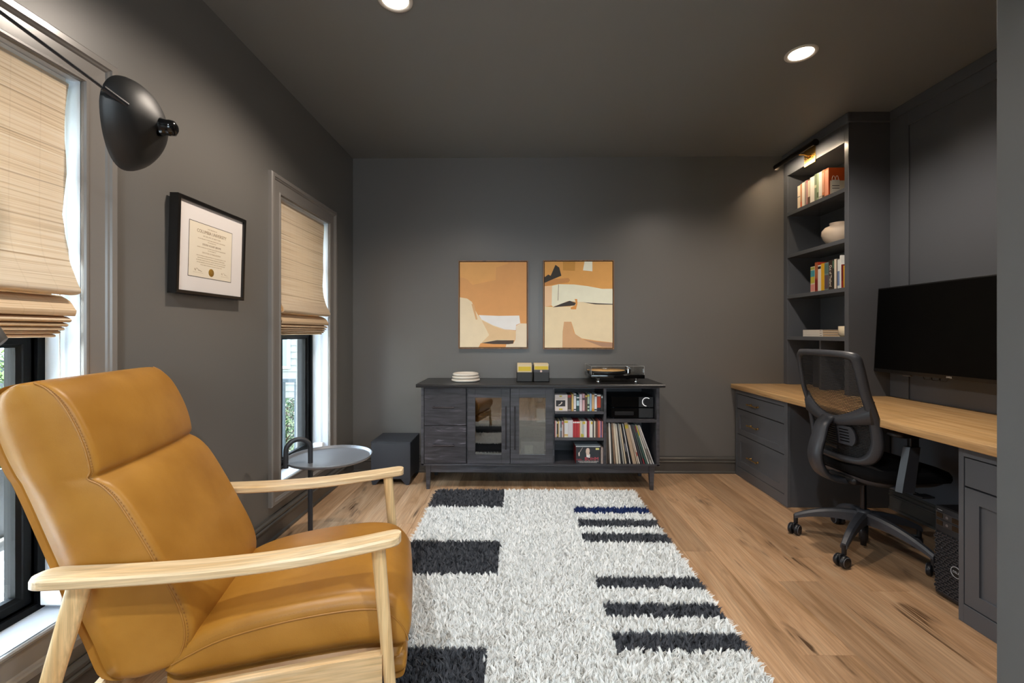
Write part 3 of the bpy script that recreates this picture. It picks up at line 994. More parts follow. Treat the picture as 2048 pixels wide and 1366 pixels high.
def px_x(px, y):
    return (px - 1023.6) / 880 * y * 1.0 - .0140 * y
Ys = 3.34
z0 = .5942
bs = thing('boxed_set', 'cream disc box with a front photo at the left of the top disc shelf', 'box', (.32, 3.41, z0), 0)
mb = MB(); mb.box(.2785, .3745, Ys, Ys + .13, z0, z0 + .124, 0, .001); mb.build('carton', colmat('#ddd2cc'), bs)
mb = MB(); mb.box(.2865, .357, Ys - .0008, Ys + .001, z0 + .036, z0 + .082); mb.build('cover_photo', colmat('#2c2a2c'), bs)
mb = MB(); mb.tube([(.306, Ys - .001, z0 + .044), (.322, Ys - .001, z0 + .052), (.333, Ys - .001, z0 + .068)], [.004, .003, .006], 8); mb.build('cover_figure', colmat('#e3d5cc'), bs)
mb = MB(); mb.box(.314, .332, Ys - .0008, Ys + .001, z0 + .108, z0 + .118); mb.box(.31, .336, Ys - .0008, Ys + .001, z0 + .008, z0 + .02); mb.build('cover_badge', colmat('#c9b23c'), bs)
mb = MB(); mb.box(.286, .356, Ys - .0006, Ys + .001, z0 + .097, z0 + .100); mb.box(.286, .34, Ys - .0006, Ys + .001, z0 + .09, z0 + .092); mb.build('cover_text', colmat('#a39a92'), bs)
top_cds = [(.3765, .026, '#4f443c', [(.82, .97, '#b23a2a'), (.02, .1, '#9a9088')], 'dark patterned case with a red top'), (.405, .015, '#c9a35c', [(.1, .9, '#dcb873')], 'gold case'),
    (.4215, .019, '#e6e3e4', [(.88, .95, '#1e1d20'), (.06, .12, '#1e1d20')], 'white case with black dots'), (.4425, .021, '#2d4a4a', [(.33, .64, '#b5d3da'), (.78, .86, '#e8e8e4')], 'black case with a pale blue middle'),
    (.465, .02, '#ddcfd4', [(.7, .72, '#8a7d84')], 'pale pink case'), (.487, .019, '#c89aa0', [(.05, .6, '#d3a9aa'), (.65, .75, '#44383c')], 'rose coloured case'), (.5075, .016, '#5d4438', [(.85, .95, '#d6b34a')], 'brown case with a yellow top'),
    (.525, .016, '#b9cbb4', [(.3, .42, '#2c4038'), (.1, .2, '#31463c'), (.86, .97, '#c8c04a')], 'pale green mottled case'), (.5425, .015, '#9fb8d2', [], 'light blue case'), (.559, .018, '#d2ae80', [(.02, .16, '#cf962f')], 'tan case with an orange foot'),
    (.5785, .018, '#e4e6ea', [(.87, .95, '#1d1d21'), (.05, .12, '#1d1d21')], 'second white case with black dots'), (.598, .029, '#2a2a38', [(.2, .85, '#b5482f'), (.86, .94, '#e5ddd6')], 'navy case with red lettering'), (.6295, .012, '#3a3c3c', [(.8, .9, '#dfe3e0')], 'thin black case at the right end')]
for i, (x, w, c, bands, d) in enumerate(top_cds):
    slim_case('disc_case', '%s, %s right of the cream box' % (d, ordinal(i)), 'disc case', 'compact discs on the top shelf', x, x + w - .0008, Ys + .002 * (i % 3), Ys + .125, z0, z0 + .125 + .003 * ((i * 7) % 3), c, bands)
z0 = .3952
mid = [('#a05a5c', .0052, []), ('#d9cfc8', .0075, []), ('#26231f', .0075, [(.85, .97, '#d8cfa0'), (.05, .2, '#a5862e')]), ('#b59a72', .0075, [(.85, .97, '#c9a84a')]), ('#ddd9d4', .006, []), ('#5b6168', .0105, [(.4, .6, '#8a9aa8')]), ('#ccb9b4', .0075, [(.8, .95, '#b2506a')]), ('#8f6a5c', .0078, []),
    ('#d9cfae', .0225, [(.86, .96, '#c6b23a'), (.1, .18, '#c9a05a'), (.2, .84, '#d3d3d4')]), ('#cdc8cb', .0305, []),
    ('#a8323a', .0105, [(.88, .97, '#e6d9d6')]), ('#b03a3e', .0105, [(.88, .97, '#e6d9d6')]), ('#a62f38', .0105, [(.88, .97, '#e6d9d6')]), ('#b4403f', .0115, [(.88, .97, '#e6d9d6')]),
    ('#dcc9a6', .0068, []), ('#cfcdc2', .0085, [(.02, .22, '#c2b030')]), ('#a7b0a8', .0085, [(.82, .98, '#c7ab3c'), (.02, .2, '#b9b032')]), ('#d8d2d6', .0095, [(.82, .98, '#cdb93a')]), ('#e8e4dc', .0085, []), ('#7b2c38', .010, []), ('#b7455a', .0075, []), ('#dfdfd8', .0085, []), ('#e5e2da', .0105, [(.82, .97, '#d3b53c')]),
    ('#4b4644', .0085, []), ('#dcd2c0', .0085, []), ('#6f5046', .0075, []), ('#58443e', .0075, []), ('#c2604e', .0115, []), ('#e8a7a2', .0055, []), ('#4a3a6e', .0075, [(.02, .12, '#2c5a9a')]), ('#c9827a', .0080, [])]
cname = {0: 'dusty red'}
def colname(h):
    r, g, b = [int(h[i:i + 2], 16) for i in (1, 3, 5)]
    mx_, mn = max(r, g, b), min(r, g, b)
    if mx_ - mn < 28:
        return 'white' if mx_ > 205 else 'pale grey' if mx_ > 165 else 'grey' if mx_ > 80 else 'black'
    if r == mx_:
        if g > .8 * r:
            return 'cream' if mx_ > 190 else 'olive'
        if g > .6 * r:
            return 'tan' if mx_ > 140 else 'brown'
        return 'red' if mx_ > 150 else 'dark red'
    return 'green' if g == mx_ else 'blue' if r < .8 * b else 'violet'
x = .2775
tot = sum(m_[1] for m_ in mid)
sc_ = (.643 - .2775) / tot
for i, (c, w, bands) in enumerate(mid):
    w *= sc_
    tall = .006 if i in (8, 9) else 0
    nm = 'boxed disc set' if i in (8, 9) else 'disc case'
    slim_case('disc_case', '%s %s, %s from the left on the middle disc shelf' % (colname(c), nm, ordinal(i)), 'disc case', 'compact discs on the middle shelf', x, x + w - .0006, Ys + .0015 * (i % 2), Ys + .14 if tall else Ys + .142, z0, z0 + .1225 + tall, c, bands)
    x += w
# conductor box on the lowest shelf
z0 = .1962
kb = thing('boxed_set', 'charcoal and red conductor box with large red lettering on the lowest shelf', 'box', (.53, 3.41, z0))
mb = MB(); mb.box(.438, .6225, Ys + .002, Ys + .15, z0, z0 + .131, 0, .001); mb.build('carton', [colmat('#8e1f24')], kb)
mb = MB(); mb.box(.4385, .622, Ys, Ys + .0025, z0 + .001, z0 + .127); mb.build('front_panel', colmat('#34373c', .3), kb)
mb = MB(); mb.box(.437, .6235, Ys - .0005, Ys + .151, z0 + .127, z0 + .1325, 0, .001); mb.build('lid_edge', colmat('#b9c0c4'), kb)
yk = Ys - .0004
MX = basis((0, yk, 0), (1, 0, 0), (0, 0, 1))
def MXat(x, z, y=yk):
    return basis((x, y, z), (1, 0, 0), (0, 0, 1))
M_redtxt = colmat('#b8323e')
text(kb, 'KARL', .016, MXat(.463, z0 + .031), M_redtxt, sx=1.05)
text(kb, 'B\u00d6HM', .036, MXat(.556, z0 + .036), colmat('#c8505a'), sx=1.02)
text(kb, 'COMPLETE ORCHESTRAL RECORDINGS', .0094, MXat(.530, z0 + .018), M_label, sx=.92)
text(kb, 'ON DEUTSCHE GRAMMOPHON', .008, MXat(.530, z0 + .0085), M_label, sx=1.15)
mb = MB()
hd = [(.516, .072), (.512, .09), (.514, .108), (.521, .118), (.532, .119), (.540, .112), (.542, .095), (.538, .078), (.545, .07), (.544, .05), (.517, .05)]
mb.prism([(a, z0 + b) for a, b in hd], yk - .0002, yk + .001, 'Y'); mb.build('cover_portrait', colmat('#d8bfae'), kb)
mb = MB(); mb.prism([(.518, z0 + .05), (.516, z0 + .073), (.53, z0 + .064), (.543, z0 + .071), (.543, z0 + .045)], yk - .0004, yk + .001, 'Y'); mb.build('cover_shirt', colmat('#e8e6e2'), kb)
mb = MB(); mb.prism([(.464, z0 + .086), (.4865, z0 + .122), (.4885, z0 + .121), (.4665, z0 + .085)], yk - .0002, yk + .001, 'Y'); mb.prism([(.456, z0 + .078), (.459, z0 + .087), (.466, z0 + .086), (.466, z0 + .076), (.465, z0 + .058), (.458, z0 + .058)], yk - .0002, yk + .001, 'Y'); mb.build('cover_baton', colmat('#e5d5c6'), kb)
mb = MB(); mb.box(.587, .613, yk - .0003, yk + .001, z0 + .105, z0 + .119); mb.build('cover_badge', colmat('#d8d487'), kb)
for i, (x, w, c) in enumerate(((.627, .011, '#b9a59a'), (.6385, .0045, '#c9b0a4'))):
    slim_case('disc_case', ['wide dusty pink disc case right of the conductor box', 'thin pink disc case at the right end of the lowest shelf'][i], 'disc case', 'compact discs on the lowest shelf', x, x + w - .0006, Ys, Ys + .14, z0, z0 + .124, c)

# long playing records leaning in the right bay
lps = [(.012, '#5b4a3d', []), (.009, '#3b3029', [(.1, .9, '#5a4c40')]), (.0135, '#ddd6cd', []), (.008, '#4a4846', []), (.014, '#8b705b', []), (.0165, '#d9cab3', []), (.014, '#cfc8bb', []), (.006, '#39373a', []), (.0115, '#9b9992', []), (.012, '#c8b79d', []),
    (.0135, '#1e1d20', [(.3, .5, '#6b6a72')]), (.008, '#dcd8d3', []), (.006, '#1b1a1d', []), (.0275, '#b39b82', [(.86, .95, '#c8b23e')]), (.0075, '#cbbba6', []), (.0095, '#e0d0c0', [(.2, .3, '#b8584e')]), (.014, '#3a3a3f', []), (.012, '#46504c', [(.0, .14, '#7f2a33')]), (.013, '#3f5b54', [(.8, .97, '#6e3440')]), (.009, '#d9d6c8', [(.72, .98, '#cdbb3a')]), (.0155, '#a8a29c', [(.1, .4, '#77706a')]), (.0075, '#dad7d3', [])]
x = .6665
z0 = .1962
for i, (w, c, bands) in enumerate(lps):
    f = i / (len(lps) - 1)
    lean = -math.radians(.6 + 19.5 * f ** 1.05)
    w *= .9
    f2 = (i + 1) / (len(lps) - 1)
    ww = w / math.cos(lean) + .31 * (math.tan(math.radians(.6 + 19.5 * f2 ** 1.05)) - math.tan(-lean))
    hgt = .322 if i == 13 else .304 + .004 * ((i * 5) % 3)
    if i > 15:
        hgt = .312
    nm = ['record sleeve', 'boxed record set'][i == 13]
    slim_case('record', '%s %s, %s from the left among the leaning records' % (colname(c), nm, ordinal(i)), 'record', 'leaning records in the sideboard', x, x + w, Ys + .002 * (i % 4), Ys + .31, z0 + .0004, z0 + hgt, c, bands, lean, .5)
    x += ww + .0006
# hi-fi
am = thing('amplifier', 'upper black hi-fi unit with a glowing ring around its volume knob', 'amplifier', (.868, 3.5, .615))
mb = MB(); mb.box(.71, 1.028, 3.37, 3.66, .622, .700, 0, .002); mb.build('case', M_blackplastic, am)
mb = MB(); mb.box(.71, .917, 3.362, 3.37, .623, .699, 0, .001); mb.build('front_window', M_gloss, am)
mb = MB(); mb.box(.919, 1.028, 3.362, 3.37, .623, .699, 0, .001); mb.build('control_panel', mat('hifi_panel', '#26282a', .45), am)
mb = MB(); mb.cyl((.976, 3.362, .6625), (.976, 3.345, .6625), .027, .026, 32)
kn = mb.build('knob', M_blackplastic, am)
mb = MB()
mb.tube([(.976 + .0315 * math.cos(a), 3.3605, .6625 + .0315 * math.sin(a)) for a in np.linspace(math.radians(48), math.radians(268), 30)], .0016, 6)
mb.build('light_ring', emis('ring_light', (1, .98, .95), 1.2), kn)
for fx in (.73, 1.005):
    mb = MB(); mb.cyl((fx, 3.39, .6145), (fx, 3.39, .6225), .012, .012, 14); mb.cyl((fx, 3.63, .6145), (fx, 3.63, .6225), .012, .012, 14); mb.build('foot', M_blackplastic, am)
cp = thing('disc_player', 'lower black hi-fi unit with a disc tray on the right shelf', 'disc player', (.868, 3.5, .533))
mb = MB(); mb.box(.71, 1.028, 3.37, 3.66, .540, .6145, 0, .002); mb.build('case', M_blackplastic, cp)
mb = MB(); mb.box(.71, .917, 3.362, 3.37, .541, .6135, 0, .001); mb.build('front_window', M_gloss, cp)
mb = MB(); mb.box(.735, .88, 3.359, 3.364, .560, .588, 0, .001); mb.build('disc_tray', mat('hifi_tray', '#17181b', .3), cp)
mb = MB(); mb.box(.919, 1.028, 3.362, 3.37, .541, .6135, 0, .001); mb.build('control_panel', mat('hifi_panel', '#26282a', .45), cp)
for fx in (.73, 1.005):
    mb = MB(); mb.cyl((fx, 3.39, .533), (fx, 3.39, .5405), .012, .012, 14); mb.cyl((fx, 3.63, .533), (fx, 3.63, .5405), .012, .012, 14); mb.build('foot', M_blackplastic, cp)

# --- on top of the sideboard
for q, (rr, zz) in enumerate(((.113, .803), (.108, .826), (.103, .848))):
    tr = MB()
    h = .0225
    tr.lathe([(.001, zz), (rr - .012, zz), (rr - .003, zz + .005), (rr, zz + .012), (rr - .003, zz + .019), (rr - .012, zz + h), (rr - .016, zz + h - .004), (rr - .02, zz + .008), (.001, zz + .007)], 48, 0, Matrix.Translation((-.418, 3.5, 0)))
    o = tr.build('tray', mat('cream_ceramic', '#e6ddd2', .3))
    tag(o, ['lowest cream round tray in the stack on the sideboard', 'middle cream round tray in the stack on the sideboard', 'topmost cream round tray in the stack on the sideboard'][q], 'tray', 'stacked round trays')
for q, x0 in enumerate((-.012, .120)):
    hb = thing('card_box', ['left small black box of cream cards with a yellow front card', 'right small black box of cream cards with a bordered yellow label'][q], 'box', (x0 + .06, 3.53, TOP), 0, 'yellow card boxes on the sideboard')
    w = .124
    mb = MB()
    mb.box(x0, x0 + w, 3.45, 3.454, TOP, .878); mb.box(x0, x0 + .004, 3.45, 3.62, TOP, .878); mb.box(x0 + w - .004, x0 + w, 3.45, 3.62, TOP, .878); mb.box(x0, x0 + w, 3.616, 3.62, TOP, .878); mb.box(x0, x0 + w, 3.45, 3.62, TOP, TOP + .004)
    if q:
        mb.box(x0, x0 + .004, 3.4535, 3.62, .877, .925); mb.box(x0 + w - .004, x0 + w, 3.4535, 3.62, .877, .925)
    mb.build('holder', mat('black_card_holder', '#2a2826', .5), hb)
    for kk in range(12):
        mb = MB(); yy = 3.458 + kk * .0128
        mb.box(x0 + .005, x0 + w - .005, yy, yy + .0115, TOP + .0045, .944 - .002 * (kk % 3), 0, .0006)
        mb.build('card', colmat(['#dccaa4', '#d3bd98'][kk % 2]), hb)
    mb = MB()
    if q == 0:
        mb.box(x0 + .014, x0 + w - .012, 3.4565, 3.459, .888, .922)
    else:
        mb.box(x0 + .01, x0 + w - .01, 3.4565, 3.459, .899, .925)
    mb.build('front_label', colmat('#d9bd34'), hb)
    if q:
        mb = MB(); mb.box(x0 + .004, x0 + w - .004, 3.4562, 3.458, .878, .897); mb.build('dark_band', colmat('#4d4b50'), hb)
        mb = MB(); mb.cyl((x0 + .06, 3.4555, .886), (x0 + .06, 3.458, .886), .009, .009, 16); mb.build('round_badge', colmat('#e3c8bc'), hb)
# turntable
tt = thing('turntable', 'black turntable with tan mat under a clear dust cover', 'turntable', (.765, 3.55, TOP))
mb = MB(); mb.box(.56, .972, 3.39, 3.71, .836, .864, 0, .002, 2); mb.build('plinth', M_gloss, tt)
for fx, fy in ((.622, 3.42), (.912, 3.42), (.622, 3.68), (.912, 3.68)):
    mb = MB(); mb.lathe([(.001, .803), (.015, .803), (.016, .806), (.016, .817), (.012, .819), (.012, .822), (.016, .824), (.016, .836)], 18, 0, Matrix.Translation((fx, fy, 0))); mb.build('foot', M_chrome, tt)
T_ = Matrix.Translation((.705, 3.55, 0))
mb = MB(); mb.lathe([(.001, .866), (.148, .866), (.15, .868), (.15, .886), (.148, .888), (.001, .888)], 56, 0, T_); pl = mb.build('platter', mat('black_platter', '#17181a', .25), tt)
mb = MB(); mb.lathe([(.001, .8885), (.148, .8885), (.149, .8905), (.001, .8915)], 56, 0, T_); mb.build('cork_mat', mat('cork', '#e2b476', .7, bump=.2, bscale=150), pl)
mb = MB(); mb.lathe([(.001, .8915), (.03, .8915), (.03, .906), (.027, .908), (.001, .908)], 28, 0, T_); mb.build('record_clamp', M_chrome, pl)
mb = MB(); mb.cyl((.905, 3.64, .864), (.905, 3.64, .892), .026, .024, 24); mb.cyl((.905, 3.64, .892), (.905, 3.64, .902), .012, .012, 16); ta = mb.build('tonearm_base', M_chrome, tt)
mb = MB(); mb.tube([(.907, 3.69, .905), (.905, 3.64, .905), (.895, 3.5, .904), (.872, 3.445, .902)], .0038, 8); mb.tube([(.907, 3.685, .905), (.9075, 3.70, .905)], .013, 14); mb.build('tonearm', M_chrome, ta)
mb = MB(); mb.box(.862, .878, 3.425, 3.45, .894, .903, 0, .002); mb.build('cartridge', M_blackplastic, ta)
M_cover = glassmat('acrylic_cover', (.96, .96, .955), .035)
mb = MB(); w_ = .003
mb.box(.563, .969, 3.393, 3.393 + w_, .865, .928); mb.box(.563, .969, 3.707 - w_, 3.707, .865, .928)
mb.box(.563, .563 + w_, 3.396, 3.704, .865, .928); mb.box(.969 - w_, .969, 3.396, 3.704, .865, .928); mb.box(.563, .969, 3.393, 3.707, .928, .931)
mb.build('dust_cover', M_cover, tt)
mb = MB()
e_ = .0009
for xx in (.5635, .9685):
    for yy in (3.3935, 3.7065):
        mb.box(xx - e_, xx + e_, yy - e_, yy + e_, .865, .931)
for yy in (3.3935, 3.7065):
    mb.box(.5635, .9685, yy - e_, yy + e_, .9295, .9313)
for xx in (.5635, .9685):
    mb.box(xx - e_, xx + e_, 3.3935, 3.7065, .9295, .9313)
mb.build('cover_edge', mat('clear_edge', '#b5b3ae', .2), tt)
mb = MB(); mb.cyl((.578, 3.388, .872), (.578, 3.392, .872), .0035, .0035, 10); mb.build('power_switch', M_chrome, tt)

# ------------------------------------------------------------------ two abstract canvases
def paint(h):
    c = lin(h)
    return mat('paint_' + h[1:], tuple(min(.92, v * 1.30) for v in c[:3]), .75, bump=.35, bscale=110, var=.06)
def canvas(name, label, x0, x1, z0, z1, base, shapes, box):
    t = thing(name, label, 'painting', ((x0 + x1) / 2, 3.73, z0), 0, 'abstract canvases over the sideboard')
    mb = MB()
    mb.ring((x0, x1, z0, z1), [(0, 0), (0, .04), (-.007, .04), (-.007, 0), (0, 0)], lambda u, v, q: (u, 3.749 - q, v))
    mb.build('frame', wood('walnut_float_frame', '#8a6038', '#5e3f24', '#a87a4c', 'Z', 2, .4, tint=0), t)
    mb = MB(); mb.box(x0 + .007, x1 - .007, 3.735, 3.748, z0 + .007, z1 - .007); mb.build('shadow_gap', mat('frame_gap', '#20160f', .8), t)
    a0, a1, b0, b1 = x0 + .012, x1 - .012, z0 + .012, z1 - .012
    def mp_(p):
        u = (p[0] - box[0]) / (box[2] - box[0]); v = (p[1] - box[1]) / (box[3] - box[1])
        return (a0 + min(max(u, 0), 1) * (a1 - a0), b1 - min(max(v, 0), 1) * (b1 - b0))
    mb = MB(); mb.box(a0, a1, 3.714, 3.735, b0, b1)
    mats = [paint(base)]
    for k, (c, pts) in enumerate(shapes):
        key = paint(c)
        if key not in mats:
            mats.append(key)
        d = 3.714 - .00025 * (k + 1)
        mb.prism([mp_(p) for p in pts], d, 3.7145, 'Y', mats.index(key))
    mb.build('canvas', mats, t)
canvas('painting', 'left abstract canvas, mostly ochre with a white shape low right', -.505, .084, 1.054, 1.797, '#cc9660', [
    ('#d39f62', [(213, 250), (722, 250), (718, 270), (660, 285), (592, 305), (588, 435), (470, 458), (345, 485), (295, 432), (245, 410), (213, 408)]),
    ('#e0cbae', [(213, 612), (290, 625), (340, 660), (365, 730), (400, 790), (440, 840), (560, 900), (680, 945), (800, 960), (790, 1050), (600, 1055), (430, 1085), (410, 1125), (213, 1125)]),
    ('#d3b68e', [(440, 845), (560, 905), (680, 948), (800, 962), (790, 1045), (600, 1050), (440, 1080), (520, 1000)]),
    ('#efe8df', [(410, 795), (620, 803), (835, 800), (845, 878), (802, 897), (798, 952), (680, 942), (560, 900), (440, 840)]),
    ('#d9ccb6', [(802, 905), (845, 880), (912, 882), (912, 1125), (690, 1125), (700, 1095), (770, 1090), (795, 1045)]),
    ('#cf9259', [(410, 1125), (430, 1087), (560, 1090), (700, 1095), (692, 1125)]),
    ('#4a3f39', [(440, 1082), (600, 1053), (778, 1055), (770, 1088), (720, 1094), (560, 1092)]),
    ('#caa276', [(335, 680), (362, 688), (398, 840), (380, 842)])], (213, 250, 912, 1125))
canvas('painting', 'right abstract canvas with a black peak top left and broad cream bands', .211, .806, 1.050, 1.799, '#cd9856', [
    ('#b9824e', [(1092, 458), (1180, 420), (1340, 408), (1358, 430), (1340, 455), (1220, 470), (1092, 492)]),
    ('#35322f', [(1092, 400), (1130, 372), (1155, 385), (1205, 272), (1245, 300), (1267, 385), (1180, 420), (1092, 458)]),
    ('#b98742', [(1283, 240), (1412, 240), (1408, 335), (1285, 330)]),
    ('#ebe0cb', [(1508, 240), (1590, 240), (1590, 340), (1492, 330)]),
    ('#dcb996', [(1092, 492), (1170, 488), (1165, 690), (1140, 697), (1092, 702)]),
    ('#e3cbaa', [(1092, 702), (1180, 706), (1360, 700), (1430, 655), (1800, 680), (1800, 1072), (1640, 1055), (1480, 1030), (1410, 985), (1370, 858), (1295, 858), (1280, 960), (1278, 1125), (1092, 1125)]),
    ('#ecdfc8', [(1170, 488), (1240, 472), (1400, 475), (1540, 492), (1690, 520), (1800, 520), (1800, 675), (1640, 670), (1500, 658), (1430, 655), (1340, 645), (1180, 705), (1165, 690)]),
    ('#c59d76', [(1278, 1125), (1280, 960), (1297, 858), (1368, 858), (1400, 975), (1480, 1035), (1640, 1062), (1800, 1075), (1800, 1125)]),
    ('#a5826a', [(1490, 1040), (1640, 1064), (1800, 1075), (1800, 1120), (1690, 1115)]),
    ('#cc8e4b', [(1405, 625), (1432, 625), (1434, 670), (1420, 730), (1368, 730), (1362, 712), (1412, 690), (1418, 660)]),
    ('#3a3634', [(1178, 710), (1260, 675), (1355, 643), (1418, 665), (1405, 690), (1300, 698)]),
    ('#4a423c', [(1500, 658), (1640, 668), (1800, 675), (1800, 683), (1620, 679)]),
    ('#7a6a58', [(1236, 475), (1240, 475), (1234, 640), (1229, 640)])], (1092, 240, 1800, 1125))

# ------------------------------------------------------------------ framed diploma on the window wall
dp = thing('framed_diploma', 'black framed university diploma on the wall between the two windows', 'diploma', (-1.41, 1.98, 1.555))
dp.rotation_euler = (0, math.radians(1.6), 0)
xf = -1.374
def PD(u, v, t): return (-1.409 + t, u, v)
mb = MB(); mb.ring((1.753, 2.196, 1.351, 1.756), [(0, 0), (0, .035), (-.003, .037), (-.014, .037), (-.016, .035), (-.016, 0), (0, 0)], PD)
WD = world_of(dp)
mb.build('frame', mat('black_lacquer_frame', '#14110f', .3), dp, abslocal=False)
def shift_local(o):
    o.data.transform(Matrix.Translation((1.41, -1.98, -1.555)))
shift_local(dp.children[0] if dp.children else [x for x in bpy.data.objects if x.parent == dp][0])
def dpart(name, b, m):
    mb = MB(); mb.box(*b); o = mb.build(name, m, dp, abslocal=False); shift_local(o); return o
dpart('mat_board', (-1.395, -1.3825, 1.768, 2.181, 1.366, 1.741), mat('ivory_mat_board', '#e9e2de', .7))
dpart('mat_bevel', (-1.3826, -1.3822, 1.826, 2.104, 1.43, 1.668), mat('mat_bevel', '#3a322c', .7))
dpart('certificate', (-1.3823, -1.3818, 1.8285, 2.1015, 1.4325, 1.6655), mat('parchment', '#ece0cb', .7, var=.03))
M_ink = colmat('#83683d', .7)
M_ink2 = colmat('#b39d79', .7)
def dtext(s, size, y, z, m, sx=1.0):
    M = Matrix(((0, 0, 1, -1.3816), (1, 0, 0, y), (0, 1, 0, z), (0, 0, 0, 1)))
    o = text(None, s, size, M, m, 'lettering', sx=sx, ext=.0001)
    o.parent = dp
    shift_local(o)
yc = 1.966
dtext('THE TRUSTEES OF', .0075, yc, 1.6485, M_ink2)
dtext('COLUMBIA UNIVERSITY', .0205, yc, 1.6315, M_ink, .87)
dtext('IN THE CITY OF NEW YORK', .0088, yc, 1.6135, M_ink2)
dtext('TO ALL PERSONS TO WHOM THESE PRESENTS MAY COME GREETING', .0056, yc, 1.600, M_ink2)
dtext('BE IT KNOWN THAT', .0056, yc, 1.5905, M_ink2)
dtext('STEVEN VOLNEY JEROME', .0118, yc, 1.577, M_ink, .9)
dtext('HAVING COMPLETED THE STUDIES AND SATISFIED THE REQUIREMENTS', .0056, yc, 1.563, M_ink2)
dtext('FOR THE DEGREE OF', .0056, yc, 1.554, M_ink2)
dtext('DOCTOR OF PHILOSOPHY', .0098, yc, 1.541, M_ink2)
for k, s in enumerate(('HAS ACCORDINGLY BEEN ADMITTED TO THAT DEGREE WITH ALL THE', 'RIGHTS PRIVILEGES AND IMMUNITIES THEREUNTO APPERTAINING', 'IN WITNESS WHEREOF WE HAVE CAUSED THIS DIPLOMA TO BE SIGNED', 'BY THE PRESIDENT OF THE UNIVERSITY AND OUR CORPORATE SEAL', 'TO BE HERETO AFFIXED IN THE CITY OF NEW YORK')):
    dtext(s, .0058, yc, 1.526 - .0098 * k, M_ink2)
mb = MB()
MS = Matrix(((0, 0, 1, -1.3818), (1, 0, 0, yc), (0, 1, 0, 1.459), (0, 0, 0, 1)))
mb.lathe([(.001, .0012), (.011, .0012), (.012, .0004), (.015, .0008), (.0175, .0002), (.0175, 0)], 28, 0, MS)
o = mb.build('gold_seal', mat('seal_gold', '#b58a3a', .4, .5), dp, abslocal=False); shift_local(o)
for ys_, sgn in ((1.885, 1), (2.055, .6)):
    mb = MB()
    mb.tube([(-1.3816, ys_ + (t_ - .5) * .045, 1.461 + .0055 * math.sin(t_ * 23 + 2 * math.sin(t_ * 9)) * (1.1 - t_) + .003 * math.sin(t_ * 5)) for t_ in np.linspace(0, 1, 24)], .0006 * sgn, 5)
    o = mb.build('signature', M_ink if sgn == 1 else M_ink2, dp, abslocal=False); shift_local(o)
dpart('signature_line', (-1.3818, -1.3815, 1.855, 1.915, 1.4505, 1.4512), M_ink2)
dpart('signature_line', (-1.3818, -1.3815, 2.03, 2.085, 1.4505, 1.4512), M_ink2)

# ------------------------------------------------------------------ subwoofer cube
sw = thing('subwoofer', 'charcoal cube speaker on small bracket feet in the back left corner', 'speaker', (-.995, 3.575, 0))
mb = MB(); mb.box(-1.15, -.84, 3.42, 3.73, .045, .331, 0, .003); mb.build('cabinet', mat('graphite_paint', '#33353a', .5, bump=.05, bscale=200), sw)
mb = MB(); mb.box(-1.152, -.838, 3.418, 3.732, .3312, .336, 0, .002); mb.build('top_plate', mat('graphite_paint', '#33353a', .5), sw)
for sx, x in ((1, -1.15), (-1, -.84)):
    for y in (3.42, 3.71):
        mb = MB(); mb.prism([(x, .046), (x + sx * .075, .046), (x + sx * .035, 0), (x + sx * .012, 0)], y, y + .02, 'Y'); mb.build('foot', mat('graphite_paint', '#33353a', .5), sw)

# ------------------------------------------------------------------ tray side table
st = thing('side_table', 'round grey metal tray table with an arched handle beside the far window', 'side table', (-1.04, 2.42, 0))
M_tray = mat('grey_tray_metal', '#8b8e93', .32, .5)
mb = MB()
mb.lathe([(.001, .497), (.205, .497), (.213, .500), (.219, .511), (.222, .512), (.2235, .510), (.216, .496), (.206, .4925), (.001, .4925)], 64, 0, Matrix.Translation((-1.04, 2.42, 0)))
mb.build('tray', M_tray, st)
h0, h1 = Vector((-1.203, 2.262, 0)), Vector((-1.105, 2.325, 0))
pth = [h1 + Vector((0, 0, .012)), h1 + Vector((0, 0, .57))]
cc = (h0 + h1) / 2
dd = (h1 - h0) / 2
for a in np.linspace(0, PI, 15):
    pth.append(cc + dd * math.cos(a) + Vector((0, 0, .572 + .058 * math.sin(a))))
pth.append(h0 + Vector((0, 0, .487)))
mb = MB(); mb.tube(pth, .0125, 14); mb.build('stem', mat('grey_stem_metal', '#3a3b3e', .4, .3), st)
mb = MB(); mb.lathe([(.001, 0), (.15, 0), (.152, .003), (.15, .008), (.001, .012)], 48, 0, Matrix.Translation((-1.06, 2.38, 0))); mb.build('base', M_blackmetal, st)

# ------------------------------------------------------------------ floor lamp (arm and shade in view)
lp = thing('floor_lamp', 'black floor lamp with long thin arm and shell shaped metal shade', 'floor lamp', (-1.25, .78, 0))
mb = MB(); mb.lathe([(.001, 0), (.128, 0), (.13, .006), (.12, .016), (.001, .02)], 40, 0, Matrix.Translation((-1.25, .78, 0))); mb.build('base', M_blackmetal, lp)
mb = MB(); mb.tube([(-1.25, .78, .015), (-1.25, .78, 2.01)], .009, 12); mb.build('pole', M_blackmetal, lp)
att = Vector((-1.098, 1.215, 1.828))
piv = Vector((-1.25, .78, 2.0))
mb = MB(); mb.tube([piv, att], .0042, 10); mb.tube([att + (piv - att).normalized() * .055, att - (piv - att).normalized() * .004], .0085, 12)
mb.cyl(piv + Vector((0, 0, -.02)), piv + Vector((0, 0, .025)), .014, .014, 14)
mb.build('arm', M_blackmetal, lp)
mb = MB(); mb.tube([(-1.25, .78, 1.42), (-1.215, .945, 1.21)], .004, 8); mb.build('counter_rod', M_blackmetal, lp)
mb = MB(); mb.tube([(-1.25, .90, 1.245), (-1.19, .972, 1.185), (-1.172, .985, 1.168)], [.02, .028, .012], 14); mb.build('counterweight', mat('grey_lamp_metal', '#55514d', .4, .4), lp)
